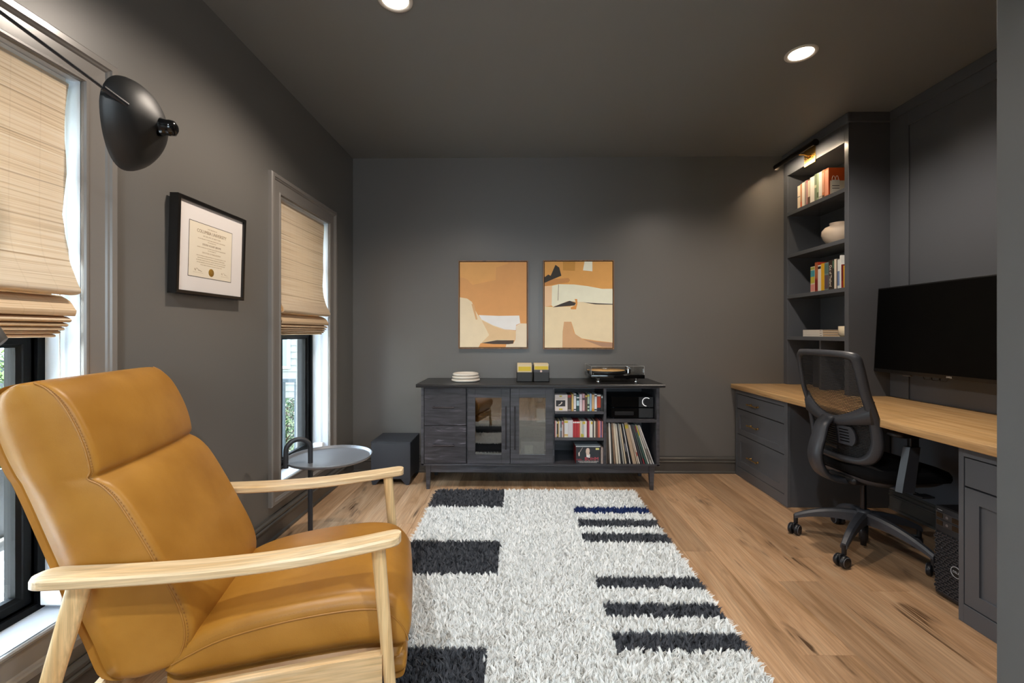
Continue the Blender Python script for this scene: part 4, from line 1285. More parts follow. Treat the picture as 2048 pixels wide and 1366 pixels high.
ax = Vector((.97, .23, -.05)).normalized()
ez = (Vector((0, 0, 1)) - ax * ax.z).normalized()
ex = ez.cross(ax)
ctr = Vector((-1.165, 1.30, 1.818))
MSH = Matrix(((ex.x, ez.x, ax.x, ctr.x), (ex.y, ez.y, ax.y, ctr.y), (ex.z, ez.z, ax.z, ctr.z), (0, 0, 0, 1)))
op = smooth_curve([(.131, 0), (.1295, .012), (.119, .034), (.097, .056), (.069, .072), (.042, .083), (.026, .088)], 4)
ip = [(r - .002, t_) for r, t_ in reversed(op)]
def shell(r, t_, a):
    # the shell droops: the lower lobe is longer and a little narrower than the upper one
    s_ = math.sin(a)
    return (r * math.cos(a) * (.97 - .10 * max(0, -s_)), r * s_ * (1.0 + (.08 if s_ < 0 else -.06)), t_ - .012 * (s_ < 0) * s_ * s_)
rows = [[MSH @ Vector(shell(r, t_, 2 * PI * j / 56)) for j in range(56)] for r, t_ in list(op) + ip]
mb = MB(); mb.grid(rows, 0, True, True, True)
shd = mb.build('shade', mat('satin_black_shade', '#1b1a19', .5, spec=.5), lp)
mb = MB(); mb.lathe([(.001, .082), (.024, .082), (.0265, .088), (.0225, .098), (.0235, .110), (.0215, .120), (.013, .126), (.001, .127)], 28, 0, MSH)
mb.build('knob', mat('black_bakelite', '#0c0b0b', .15), shd)
# ------------------------------------------------------------------ built-in bookcase
BX, BY0, BY1 = 2.242, 3.018, 3.748
bk = thing('bookcase', 'tall charcoal built-in bookcase standing on the desk in the right corner', 'bookcase', (2.39, 3.38, .76))
mb = MB(); mb.box(BX + .018, 2.529, BY0, BY0 + .022, .7585, ZC - .001, 0, .001); mb.build('side_panel', M_cab, bk)
mb = MB(); mb.box(BX + .018, 2.529, BY1 - .05, BY1, .7585, ZC - .001); mb.build('side_panel', M_cab, bk)
mb = MB(); mb.box(2.515, 2.529, BY0 + .02, BY1 - .05, .7585, ZC - .001); mb.build('back_panel', M_cab, bk)
mb = MB(); mb.box(BX, BX + .02, BY0, 3.056, .7585, ZC - .001, 0, .001); mb.build('face_stile', M_cab, bk)
mb = MB(); mb.box(BX, BX + .02, 3.70, BY1, .7585, ZC - .001, 0, .001); mb.build('face_stile', M_cab, bk)
mb = MB(); mb.box(BX, BX + .02, 3.056, 3.70, 2.495, ZC - .001, 0, .001); mb.box(BX + .02, 2.515, 3.03, 3.72, 2.495, 2.51); mb.build('header', M_cab, bk)
mb = MB()
mb.box(BX - .016, BX + .01, BY0 - .016, BY1, 2.615, ZC - .001, 0, .002); mb.box(BX, 2.529, BY0 - .016, BY0 + .002, 2.615, ZC - .001, 0, .002); mb.build('crown_board', M_cab, bk)
for z in (2.157, 1.808, 1.471, 1.130):
    mb = MB(); mb.box(BX + .0005, 2.515, 3.04, 3.70, z, z + .029, 0, .001); mb.build('shelf', M_cab, bk)
mb = MB(); mb.box(BX + .03, 2.515, 3.335, 3.355, .7585, 1.130, 0, .001); mb.build('divider', M_cab, bk)
# picture light on the header
pl = thing('picture_light', 'dark tube picture light on a brass plate above the top bookshelf', 'picture light', (2.15, 3.39, 2.54))
mb = MB(); mb.box(2.234, 2.242, 3.345, 3.47, 2.477, 2.60, 0, .002); mb.build('wall_plate', M_brass, pl)
mb = MB(); mb.tube([(2.236, 3.408, 2.54), (2.19, 3.408, 2.556), (2.15, 3.408, 2.556)], .007, 12); mb.tube([(2.234, 3.408, 2.54), (2.222, 3.408, 2.545)], .016, 16); mb.build('arm', M_brass, pl)
TX, TZ, TR = 2.118, 2.545, .024
mb = MB()
rows = []
angs = np.linspace(math.radians(4), math.radians(238), 25)
for y in (3.165, 3.64):
    rows.append([(TX + TR * math.cos(a), y, TZ + TR * math.sin(a)) for a in angs] + [(TX + (TR - .003) * math.cos(a), y, TZ + (TR - .003) * math.sin(a)) for a in angs[::-1]])
mb.grid(rows, 0, True, True, True)
for y in (3.162, 3.64):
    mb.cyl((TX, y, TZ), (TX, y + .003, TZ), TR, TR, 24)
mb.build('tube_shade', mat('dark_bronze', '#2a2520', .35, .7), pl)
mb = MB(); mb.cyl((TX, 3.30, TZ + TR), (TX, 3.30, TZ + TR + .004), .006, .006, 10); mb.cyl((TX, 3.50, TZ + TR), (TX, 3.50, TZ + TR + .004), .006, .006, 10); mb.build('brass_screw', M_brass, pl)
mb = MB(); mb.cyl((TX, 3.18, TZ - .001), (TX, 3.63, TZ - .001), .008, .008, 12); mb.build('lamp_tube', emis('picture_lamp', PIC_COL, PIC_L), pl)
# ------------------------------------------------------------------ books
def book(name, label, group, y0, y1, z, h, depth, col, bands=(), x0=2.262, rough=.5):
    """upright book, spine towards the room (-X)"""
    t = thing(name, label, 'book', ((2 * x0 + depth) / 2, (y0 + y1) / 2, z), 0, group)
    mb = MB(); a, b = min(y0, y1), max(y0, y1)
    e = min(.002, (b - a) * .12)
    mb.box(x0, x0 + .003, a, b, z, z + h); mb.box(x0 + .003, x0 + depth, a, a + e, z, z + h); mb.box(x0 + .003, x0 + depth, b - e, b, z, z + h)
    mats = [colmat(col, rough)]
    for f, g, c in bands:
        mats.append(colmat(c, rough))
        mb.box(x0 - .0006, x0 + .001, a + .0015, b - .0015, z + h * f, z + h * g, len(mats) - 1)
    mb.build('cover', mats, t)
    mb = MB(); mb.box(x0 + .003, x0 + depth - .003, a + e, b - e, z + .0015, z + h - .003); mb.build('pages', colmat('#e3d8c2', .8), t)
    return t
zs = 2.187
tops = [(3.595, 3.560, .185, '#e9dcc4', [(.5, .54, '#8a8a80')], 'cream'), (3.559, 3.540, .19, '#c78a5e', [(.0, .25, '#d8643a')], 'tan and orange'), (3.539, 3.507, .192, '#e8e2d8', [], 'plain white'), (3.506, 3.488, .197, '#9a8c84', [], 'grey'), (3.487, 3.470, .196, '#a85f6a', [(.1, .9, '#b98a84')], 'dusty pink'),
    (3.469, 3.442, .195, '#5b4634', [(.3, .95, '#d9cdb4')], 'brown with white lettering'), (3.441, 3.392, .2, '#ece5dc', [], 'wide white'), (3.391, 3.366, .207, '#7d8a72', [(.5, .6, '#c8c9a6')], 'sage green'), (3.365, 3.345, .207, '#9db08e', [(.1, .3, '#5f6f4f')], 'light green'),
    (3.344, 3.308, .205, '#eceae4', [(.06, .12, '#bcb8b2')], 'tall white'), (3.307, 3.282, .207, '#d88a5e', [(.02, .10, '#55402a'), (.2, .9, '#e0a98a')], 'pale orange')]
for i, (a, b, h, c, bands, d) in enumerate(tops):
    book('book', '%s book, %s from the left on the top bookshelf' % (d, ordinal(i)), 'books on the top shelf', a, b - .0008 + .0016, zs, h, .165, c, bands)
ob = book('book', 'bright orange book with its cover showing at the right of the top bookshelf', 'books on the top shelf', 3.279, 3.238, zs, .205, .19, '#dd5a1c', [(.05, .95, '#e8a184')])
mb = MB()
MXO = lambda x0, x1, z0, z1, d=.0006: mb.box(x0, x1, 3.238 - d, 3.2385, zs + z0, zs + z1)
MXO(2.272, 2.435, .012, .11); mb.build('cover_band', colmat('#efe3cc'), ob)
mb = MB(); MXO(2.285, 2.34, .02, .115, .0012); mb.build('cover_bag', colmat('#f4efe2'), ob)
mb = MB()
for xx in (2.297, 2.322):
    mb.tube([(xx + .011 * math.cos(a), 3.2372, zs + .115 + .03 * math.sin(a)) for a in np.linspace(0, PI, 12)], .0014, 5)
mb.build('cover_bag_handle', colmat('#f4efe2'), ob)
mb = MB(); MXO(2.286, 2.339, .07, .0745, .0016); MXO(2.286, 2.339, .052, .0565, .0016); mb.build('cover_stripe', colmat('#4a4038'), ob)
zs = 1.5003
low = [(3.437, 3.388, .196, '#cfc8b4', [(.6, .85, '#3f8f9a'), (.35, .6, '#b5a83c'), (.03, .3, '#d08a80'), (.88, .97, '#9aa04a')], 'cream and teal patterned'), (3.387, 3.354, .222, '#a03a22', [(.45, .97, '#a5603a'), (.05, .4, '#7a1f1a')], 'dark red'), (3.353, 3.319, .196, '#ded8cc', [(.85, .95, '#1d1c1f')], 'white with a black mark'),
    (3.318, 3.284, .203, '#d8a51e', [], 'bright yellow'), (3.282, 3.240, .203, '#6f8580', [(.05, .55, '#5a4a50'), (.6, .95, '#55706a')], 'grey green'), (3.238, 3.200, .213, '#33221a', [], 'dark brown'),
    (3.199, 3.182, .215, '#2a2f2a', [(.7, .95, '#4a6a58')], 'black and green'), (3.181, 3.160, .213, '#e3d6c4', [], 'cream'), (3.158, 3.152, .21, '#2a2320', [], 'thin black'), (3.150, 3.128, .205, '#d8dcda', [(.1, .6, '#6b7fa8')], 'white with a blue label'), (3.127, 3.114, .232, '#e4e6e4', [], 'tallest thin white'),
    (3.112, 3.094, .165, '#6a1f1a', [(.0, .3, '#8a2a22')], 'short red'), (3.092, 3.080, .155, '#d8a82e', [], 'short yellow')]
M_spinetxt = colmat('#e9e2d2')
for i, (a, b, h, c, bands, d) in enumerate(low):
    t = book('book', '%s book, %s from the left on the third bookshelf' % (d, ordinal(i)), 'books on the third shelf', a, b, zs, h, .16, c, bands)
    if d == 'dark brown':
        text(t, 'Out of Thailand', .034, basis((2.2614, (a + b) / 2, zs + h * .47), (0, 0, -1), (0, -1, 0)), M_spinetxt, sx=.72)
zs = 1.1593
for k in range(3):
    d = ['lowest pale book in the flat stack beside the candle glass', 'middle pale book in the flat stack beside the candle glass', 'topmost pale book in the flat stack beside the candle glass'][k]
    t = thing('book', d, 'book', (2.34, 3.41, zs + .0172 * k), 0, 'flat stack of pale books')
    mb = MB(); z = zs + .0172 * k
    y0_, y1_ = 3.30 + .002 * k, 3.527
    mb.box(2.262, 2.265, y0_, y1_, z, z + .0168); mb.box(2.265, 2.42, y0_, y1_, z, z + .002); mb.box(2.265, 2.42, y0_, y1_, z + .0148, z + .0168)
    mb.build('cover', colmat('#ddd5cb'), t)
    mb = MB(); mb.box(2.265, 2.417, y0_ + .002, y1_ - .003, z + .002, z + .0148); mb.build('pages', colmat('#d2b48e', .8), t)
    mb = MB(); mb.box(2.2614, 2.2625, y0_ + .01, y0_ + .03, z + .006, z + .011); mb.build('spine_mark', colmat('#8f877c'), t)
cg = thing('candle_glass', 'pearly candle glass at the right end of the fourth bookshelf', 'candle', (2.31, 3.135, zs))
mb = MB(); mb.lathe([(.001, zs), (.03, zs), (.04, zs + .012), (.044, zs + .03), (.044, zs + .075), (.041, zs + .075), (.041, zs + .05), (.001, zs + .05)], 32, 0, Matrix.Translation((2.31, 3.135, 0))); mb.build('glass_cup', mat('pearl_glass', '#d9cbb0', .15, bump=.2, bscale=30, var=.2), cg)
mb = MB(); mb.cyl((2.31, 3.135, zs + .05), (2.31, 3.135, zs + .058), .0012, .0012, 6); mb.build('wick', colmat('#2a241e'), cg)
zs = 1.8373
va = MB()
va.lathe([(.001, zs), (.045, zs), (.06, zs + .006), (.092, zs + .05), (.104, zs + .085), (.101, zs + .115), (.082, zs + .138), (.056, zs + .148), (.05, zs + .156), (.054, zs + .17), (.05, zs + .17), (.045, zs + .155), (.06, zs + .12), (.001, zs + .02)], 48, 0, Matrix.Translation((2.385, 3.315, 0)))
tag(va.build('vase', mat('cream_stoneware', '#d8c6b2', .55, bump=.15, bscale=40)), 'round cream stoneware vase on the second bookshelf', 'vase')
rb = thing('network_box', 'dark box with a pale upright edge in the lowest bookcase compartment', 'box', (2.40, 3.47, .76))
mb = MB(); mb.box(2.36, 2.46, 3.44, 3.56, .7585, 1.06, 0, .004); mb.build('case', M_darkplastic, rb)
mb = MB(); mb.box(2.355, 2.36, 3.44, 3.448, .765, 1.055); mb.build('pale_edge', colmat('#b9b9b4'), rb)

# ------------------------------------------------------------------ desk, drawers, base cabinet, wall panelling
dk_ = MB(); dk_.box(1.797, 2.529, 1.037, 3.748, .72, .758, 0, .003, 2)
tag(dk_.build('worktop', M_oakdesk), 'long light oak desk worktop along the right wall', 'worktop')
dc = thing('drawer_cabinet', 'charcoal three drawer cabinet under the far end of the oak worktop', 'cabinet', (2.18, 3.38, 0))
mb = MB(); mb.box(1.85, 2.52, 3.018, 3.727, .0, .719, 0, .001); mb.build('body', M_cab, dc)
mb = MB(); mb.box(1.828, 1.8505, 3.014, 3.052, 0, .719, 0, .001); mb.box(1.828, 1.8505, 3.052, 3.727, 0, .075, 0, .001); mb.box(1.828, 1.8505, 3.052, 3.727, .682, .719, 0, .001); mb.box(1.828, 1.8505, 3.706, 3.727, .075, .682)
mb.build('face_frame', M_cab, dc)
def shaker_front(name, parent, y0, y1, z0, z1, rail, x=1.830):
    mb = MB()
    if rail:
        mb.ring((y0 + rail, y1 - rail, z0 + rail, z1 - rail), [(0, .008), (0, 0), (rail, 0), (rail, .018), (0, .018)], lambda u, v, t: (x + t, u, v))
        mb.box(x + .008, x + .016, y0 + rail - .002, y1 - rail + .002, z0 + rail - .002, z1 - rail + .002)
    else:
        mb.box(x, x + .018, y0, y1, z0, z1, 0, .0012)
    return mb.build(name, M_cab, parent)
def cup_pull(parent, yc, z, x=1.830, half=.068):
    mb = MB()
    for s in (-1, 1):
        mb.lathe([(.001, 0), (.008, 0), (.0065, .004), (.0045, .008), (.0045, .026)], 14, 0, Matrix.Translation((x, yc + s * half * .72, z)) @ Matrix.Rotation(-PI / 2, 4, 'Y'))
    mb.tube([(x - .026, yc - half, z), (x - .026, yc + half, z)], .0045, 12)
    for s in (-1, 1):
        mb.tube([(x - .026, yc + s * (half - .012), z), (x - .026, yc + s * (half + .004), z)], .0062, 12)
    mb.build('handle', M_brass, parent)
for z0, z1, rail in ((.562, .677, 0), (.352, .556, .045), (.08, .346, .052)):
    d = shaker_front('drawer', dc, 3.056, 3.703, z0, z1, rail)
    cup_pull(d, 3.43, (z0 + z1) / 2 + (.0 if rail < .05 else -.015))
bc = thing('base_cabinet', 'charcoal base cabinet with one drawer over a shaker door at the near right', 'cabinet', (2.18, 1.45, 0))
mb = MB(); mb.box(1.85, 2.52, 1.04, 1.85, .0, .719, 0, .001); mb.build('body', M_cab, bc)
mb = MB(); mb.box(1.828, 1.8505, 1.832, 1.853, 0, .719, 0, .001); mb.box(1.828, 1.8505, 1.04, 1.832, 0, .075, 0, .001); mb.box(1.828, 1.8505, 1.04, 1.832, .682, .719, 0, .001); mb.build('face_frame', M_cab, bc)
shaker_front('drawer', bc, 1.06, 1.829, .563, .677, 0)
for a, b in ((1.447, 1.829), (1.06, 1.442)):
    d = shaker_front('door', bc, a, b, .08, .556, .056)
    mb = MB(); yk_ = a + .03 if a > 1.3 else b - .03
    mb.lathe([(.001, 0), (.006, 0), (.005, .012), (.012, .018), (.012, .024), (.001, .027)], 16, 0, Matrix.Translation((1.830, yk_, .5)) @ Matrix.Rotation(-PI / 2, 4, 'Y')); mb.build('knob', M_brass, d)
tp = struct('trim_1', (XR, 2, 1.7))
def tb(name, *b):
    mb = MB(); mb.box(*b, 0, .0015); mb.build(name, M_cab, tp)
tb('panel_stile', XR - .012, XR, 2.877, 3.017, .759, ZC - .001)
tb('panel_stile', XR - .012, XR, 1.037, 1.17, .759, ZC - .001)
tb('panel_rail', XR - .012, XR, 1.17, 2.877, 2.527, ZC - .001)
tb('crown_board', XR - .026, XR - .011, 1.037, 3.001, 2.615, ZC - .001)

# ------------------------------------------------------------------ wall mounted screen
tv = thing('television', 'large black flat screen mounted on the right wall over the desk', 'television', (2.47, 2.5, 1.2))
MT = Matrix.Translation((2.435, 2.50, 1.207)) @ Matrix.Rotation(math.radians(3.2), 4, 'Y')
TW, TH = 1.03, .560
mb = MB(); mb.box(-.012, .012, -TW / 2, TW / 2, -TH / 2, TH / 2, 0, .002, 2, MT); mb.build('bezel', mat('tv_bezel', '#131314', .35), tv)
mb = MB(); mb.box(-.0135, -.0115, -TW / 2 + .008, TW / 2 - .008, -TH / 2 + .022, TH / 2 - .008, 0, 0, 1, MT); mb.build('screen', mat('tv_screen', '#010101', .42, spec=.15), tv)
mb = MB(); mb.box(.0125, .045, -.35, .35, -.2, .12, 0, .01, 2, MT); mb.build('rear_housing', M_blackplastic, tv)
mb = MB(); mb.box(2.478, 2.529, 2.36, 2.64, 1.1, 1.32, 0, .002); mb.build('wall_mount', M_blackmetal, tv)
text(tv, 'DELL', .014, MT @ Matrix.Translation((-.0126, -.008, -TH / 2 + .011)) @ Matrix(((0, 0, -1, 0), (-1, 0, 0, 0), (0, 1, 0, 0), (0, 0, 0, 1))), colmat('#b8b4ae'), sx=1.1)
mb = MB()
mb.box(-.005, .012, .245, .30, -TH / 2 - .010, -TH / 2, 0, .002, 1, MT)
mb.build('remote_sensor', mat('sensor_grey', '#4a4846', .3), tv)
mb = MB()
for k in range(3):
    y = .17 - .05 * k
    mb.tube([MT @ Vector((.02, y + .02, -TH / 2 + .01)), MT @ Vector((.015, y, -TH / 2 - .018)), MT @ Vector((.02, y - .03, -TH / 2 - .016)), MT @ Vector((.03, y - .05, -TH / 2 + .01))], .0025, 8)
mb.build('cable', M_blackplastic, tv)

# ------------------------------------------------------------------ desktop computer tower
pc = thing('computer_tower', 'black computer tower on the floor beside the near base cabinet', 'computer', (2.11, 1.952, 0))
PX = 1.905
mb = MB(); mb.box(PX + .012, PX + .43, 1.866, 2.037, .008, .405, 0, .003); mb.build('case', mat('pc_case', '#16171a', .4), pc)
mb = MB(); mb.box(PX, PX + .013, 1.866, 2.037, .008, .405, 0, .004, 2); fr_ = mb.build('front_panel', mat('pc_front', '#202125', .42), pc)
mb = MB(); mb.box(PX - .0015, PX + .002, 1.870, 2.033, .02, .292); mb.build('grille_back', mat('pc_grille_back', '#040405', .6), pc)
mb = MB()
for r in range(24):
    z = .024 + r * .0112
    mb.box(PX - .005, PX - .0005, 1.870, 2.033, z, z + .0042)
    for q in range(7):
        y = 1.874 + ((q + (r % 2) * .5 + .2 * math.sin(r)) * .024)
        mb.box(PX - .005, PX - .0005, y, y + .004, z, z + .0112)
mb.build('grille', mat('pc_grille', '#3a3b40', .35), pc)['kind'] = 'stuff'
for k in range(2):
    z = .318 + k * .034
    mb = MB(); mb.box(PX - .003, PX + .001, 1.872, 2.031, z, z + .031, 0, .001); by = mb.build('drive_bay', mat('pc_bay', '#2b2c30', .35), pc)
    for y0_, y1_ in ((1.998, 2.026), (1.925, 1.955), (1.89, 1.905)):
        mb = MB(); mb.box(PX - .0045, PX - .002, y0_, y1_, z + .005, z + .026); mb.build('bay_slot', M_gloss, by)
    mb = MB(); mb.cyl((PX - .0045, 1.978, z + .015), (PX - .002, 1.978, z + .015), .006, .006, 14); mb.build('bay_button', mat('pc_button', '#75767c', .3, .6), by)
MP = Matrix(((0, 0, -1, PX - .0056), (-1, 0, 0, 1.935), (0, 1, 0, .148), (0, 0, 0, 1)))
mb = MB(); mb.lathe([(.0215, .0), (.0215, .0012), (.0245, .0012), (.0245, 0)], 36, 0, MP); mb.lathe([(.001, .0002), (.0218, .0002)], 36, 1, MP); mb.build('badge', [colmat('#b9bcc2', .3), mat('pc_grille_back', '#040405', .6)], pc)
text(pc, 'DELL', .0135, MP @ Matrix.Translation((0, 0, .0006)) @ Matrix.Rotation(math.radians(0), 4, 'Z'), colmat('#c3c6cc', .3))
text(pc, 'Precision', .006, Matrix(((0, 0, -1, PX - .0004), (-1, 0, 0, 2.014), (0, 1, 0, .390), (0, 0, 0, 1))), colmat('#c3c6cc', .3))
mb = MB(); mb.box(PX + .03, PX + .40, 1.89, 1.915, .4055, .415, 0, .003); mb.build('top_handle', mat('pc_button', '#75767c', .3, .6), pc)
mb = MB(); mb.box(PX + .02, PX + .06, 1.87, 2.03, 0, .009); mb.box(PX + .36, PX + .40, 1.87, 2.03, 0, .009); mb.build('foot', M_blackplastic, pc)

# ------------------------------------------------------------------ shag rug
rg = thing('area_rug', 'white shag rug with charcoal blocks and stripes in the middle of the floor', 'rug', (.125, 2.1, 0))
RX_0, RX_1, RY_0, RY_1 = -.600, .850, .90, 3.245
mb = MB(); mb.box(RX_0, RX_1, RY_0, RY_1, .001, .012, 0, .003); mb.build('backing', mat('rug_backing', '#8b857b', .9), rg)
N1 = 170000
ux = rng.uniform(RX_0 + .004, RX_1 - .004, N1); uy = rng.uniform(RY_0 + .004, RY_1 - .004, N1)
def rug_mat(x, y):
    m_ = np.zeros(len(x), np.int32)
    X, Y = x + .004 * (hsh(6) - .5), y + .004 * (hsh(7) - .5)
    for a, b, c, d in ((-9, -.098, 2.915, 9), (-9, -.098, 2.105, 2.435), (-9, -.115, 1.27, 1.612)):
        m_[(X > a) & (X < b) & (Y > c) & (Y < d)] = 1
    for c, d, col in ((2.822, 2.918, 2), (2.628, 2.722, 1), (2.438, 2.535, 1), (2.002, 2.090, 1), (1.796, 1.885, 1), (1.608, 1.700, 1)):
        m_[(X > .362) & (Y > c) & (Y < d)] = col
    return m_
CS = .0125                                   # one yarn per small cell; its fibres lean together at the tip
gx, gy = np.floor(ux / CS).astype(np.int64), np.floor(uy / CS).astype(np.int64)
def hsh(k):
    v = np.sin(gx * 12.9898 + gy * 78.233 + k * 37.719) * 43758.5453
    return v - np.floor(v)
yx, yy_ = (gx + .2 + .6 * hsh(1)) * CS, (gy + .2 + .6 * hsh(2)) * CS
th_ = 2 * PI * hsh(3)
ln = .003 + .012 * hsh(4)
H = .027 + .012 * hsh(5) + rng.normal(0, .0016, N1)
lx = yx - ux + np.cos(th_) * ln + rng.normal(0, .0022, N1)
ly = yy_ - uy + np.sin(th_) * ln - .003 + rng.normal(0, .0022, N1)
mi_ = rug_mat(yx, yy_)
edge = np.minimum.reduce([ux - RX_0, RX_1 - ux, uy - RY_0, RY_1 - uy])
ef = np.clip(1 - edge / .02, 0, 1)
cx_, cy_ = (RX_0 + RX_1) / 2, (RY_0 + RY_1) / 2
lx += np.where(np.minimum(ux - RX_0, RX_1 - ux) < .02, np.sign(ux - cx_) * .018 * ef, 0)
ly += np.where(np.minimum(uy - RY_0, RY_1 - uy) < .02, np.sign(uy - cy_) * .018 * ef, 0)
H = H * (1 - .35 * ef)
base = np.stack([ux, uy, np.full(N1, .010)], 1)
Wd = rng.uniform(.0014, .0025, N1)
V, F, MI = [], [], []
off = 0
for q in range(2):
    a = rng.uniform(0, PI, N1) if q == 0 else a + PI / 2
    s = np.stack([np.cos(a), np.sin(a), np.zeros(N1)], 1) * Wd[:, None]
    mid_ = base + np.stack([lx * .12, ly * .12, H * .60], 1)
    tip = base + np.stack([lx, ly, H], 1)
    vv = np.stack([base - s * .8, base + s * .8, mid_ + s * 1.1, mid_ - s * 1.1, tip], 1).reshape(-1, 3)
    i0 = off + 5 * np.arange(N1)
    F.append(np.stack([i0, i0 + 1, i0 + 2, i0, i0 + 2, i0 + 3, i0 + 3, i0 + 2, i0 + 4], 1).reshape(-1, 3))
    MI.append(np.repeat(mi_, 3))
    V.append(vv); off += 5 * N1
V = np.concatenate(V); F = np.concatenate(F); MI = np.concatenate(MI)
V -= np.array([.125, 2.1, 0])
me = bpy.data.meshes.new('pile')
me.vertices.add(len(V)); me.vertices.foreach_set('co', V.astype(np.float32).ravel())
me.loops.add(len(F) * 3); me.loops.foreach_set('vertex_index', F.astype(np.int32).ravel())
me.polygons.add(len(F)); me.polygons.foreach_set('loop_start', (3 * np.arange(len(F))).astype(np.int32))
me.polygons.foreach_set('loop_total', np.full(len(F), 3, np.int32))
for nm, c in (('rug_white', '#fdfcf9'), ('rug_charcoal', '#626266'), ('rug_navy', '#3a4a7c')):
    me.materials.append(mat(nm, c, .9, spec=.1))
me.polygons.foreach_set('material_index', MI.astype(np.int32))
me.update(calc_edges=True)
o = bpy.data.objects.new('pile', me); COL.objects.link(o); o.parent = rg; o['kind'] = 'stuff'

# ------------------------------------------------------------------ leather armchair
ch = thing('armchair', 'tan leather armchair with pale ash wood arms in the left foreground', 'armchair', (-.8345, 1.394, 0), math.radians(14))
S_, LIFT = .945, 1.19 * (1 - .945)
def U(a, b, z):
    return Vector(((a + .5) * S_, (b - 1.645) * S_, z * S_ + LIFT))
ZF = -LIFT / S_      # the floor in model units
def leather():
    m, nt, b = newmat('tan_leather')
    N, L = nt.nodes, nt.links
    tc = N.new('ShaderNodeTexCoord')
    n = N.new('ShaderNodeTexNoise'); n.inputs['Scale'].default_value = 7; n.inputs['Detail'].default_value = 6
    L.new(tc.outputs['Object'], n.inputs['Vector'])
    cr_ = N.new('ShaderNodeValToRGB')
    cr_.color_ramp.elements[0].position = .3; cr_.color_ramp.elements[0].color = lin('#986620')
    cr_.color_ramp.elements[1].position = .72; cr_.color_ramp.elements[1].color = lin('#ac7930')
    L.new(n.outputs[0], cr_.inputs[0]); L.new(cr_.outputs[0], b.inputs['Base Color'])
    v = N.new('ShaderNodeTexVoronoi'); v.inputs['Scale'].default_value = 420
    L.new(tc.outputs['Object'], v.inputs['Vector'])
    n2 = N.new('ShaderNodeTexNoise'); n2.inputs['Scale'].default_value = 26; n2.inputs['Detail'].default_value = 5
    L.new(tc.outputs['Object'], n2.inputs['Vector'])
    ad = N.new('ShaderNodeMath'); ad.operation = 'MULTIPLY_ADD'; ad.inputs[1].default_value = .12
    L.new(v.outputs[0], ad.inputs[0]); L.new(n2.outputs[0], ad.inputs[2])
    bp = N.new('ShaderNodeBump'); bp.inputs['Strength'].default_value = .16; bp.inputs['Distance'].default_value = .004
    L.new(ad.outputs[0], bp.inputs['Height']); L.new(bp.outputs[0], b.inputs['Normal'])
    b.inputs['Roughness'].default_value = .41
    b.inputs['Specular IOR Level'].default_value = .42
    return m
M_leather = leather()
M_pipe = mat('leather_piping', '#a06e2e', .4)
def section(P, Q, b0, b1, r, crown, n=7, m=14):
    """rounded box section between front point P and rear point Q across the width b0..b1; returns loop of (a,b,z)"""
    P, Q = Vector((P[0], P[1])), Vector((Q[0], Q[1]))
    d = (P - Q); dep = d.length; u = d / dep
    r = min(r, dep * .48)
    bc_, hw = (b0 + b1) / 2, (b1 - b0) / 2
    pts = []
    for k in range(m + 1):           # front face, near to far
        s = -1 + 2 * k / m
        pts.append((bc_ + s * (hw - r), dep + crown * (1 - s * s)))
    for k in range(1, n):            # far front corner
        a = PI / 2 * (1 - k / n)
        pts.append((bc_ + hw - r + r * math.cos(a), dep - r + r * math.sin(a)))
    for k in range(5):               # far side
        s = k / 4
        pts.append((bc_ + hw + .008 * math.sin(PI * s), dep - r - s * (dep - 2 * r)))
    for k in range(1, n):
        a = -PI / 2 * k / n
        pts.append((bc_ + hw - r + r * math.cos(a), r + r * math.sin(a)))
    for k in range(m + 1):
        s = 1 - 2 * k / m
        pts.append((bc_ + s * (hw - r), -.3 * crown * (1 - s * s)))
    for k in range(1, n):
        a = PI / 2 + PI / 2 * k / n
        pts.append((bc_ - hw + r + r * math.cos(PI + (a - PI / 2) * -1 + 0) * 1, r - r * math.sin(PI / 2 - (a - PI / 2)) if True else 0))
    for k in range(5):
        s = k / 4
        pts.append((bc_ - hw - .008 * math.sin(PI * s), r + s * (dep - 2 * r)))
    for k in range(1, n):
        a = PI - PI / 2 * k / n
        pts.append((bc_ - hw + r + r * math.cos(a), dep - r + r * math.sin(a)))
    return [U(Q.x + u.x * y, b, Q.y + u.y * y) for b, y in pts]
def loft(name, prs, b0, b1, r, crown, sub=4):
    F_ = smooth_curve([p[0] for p in prs], sub); R_ = smooth_curve([p[1] for p in prs], sub)
    rows = []
    nn = len(F_)
    for i, (p, q) in enumerate(zip(F_, R_)):
        t = i / (nn - 1)
        e = min(t, 1 - t) * (nn - 1) / sub          # round the first and last span inwards
        k = 1 if e >= 1 else math.sqrt(max(0, 1 - (1 - e) ** 2))
        p, q = np.array(p), np.array(q)
        c_ = (p + q) / 2
        kk = .35 + .65 * k
        ins = .05 * (1 - k)
        rows.append(section(c_ + (p - c_) * kk, c_ + (q - c_) * kk, b0 + ins, b1 - ins, r, crown * k))
    mb = MB()
    mb.grid([[world_of(ch) @ v for v in r_] for r_ in rows], 0, True, True, True)
    return mb.build(name, M_leather, ch)
BP_ = [((-.645, .262), (-.765, .238)), ((-.60, .295), (-.80, .29)), ((-.578, .36), (-.828, .37)), ((-.592, .44), (-.855, .44)), ((-.645, .56), (-.895, .56)), ((-.688, .65), (-.925, .645)), ((-.738, .742), (-.96, .745)), ((-.775, .786), (-.975, .785)),
       ((-.806, .806), (-.983, .806)), ((-.800, .828), (-.995, .828)), ((-.812, .89), (-1.018, .885)), ((-.836, .955), (-1.036, .945)), ((-.866, 1.012), (-1.042, .99)), ((-.898, 1.046), (-1.03, 1.025)), ((-.925, 1.060), (-1.005, 1.048)), ((-.94, 1.064), (-.98, 1.059))]
loft('backrest', BP_, 1.377, 1.915, .022, .014)
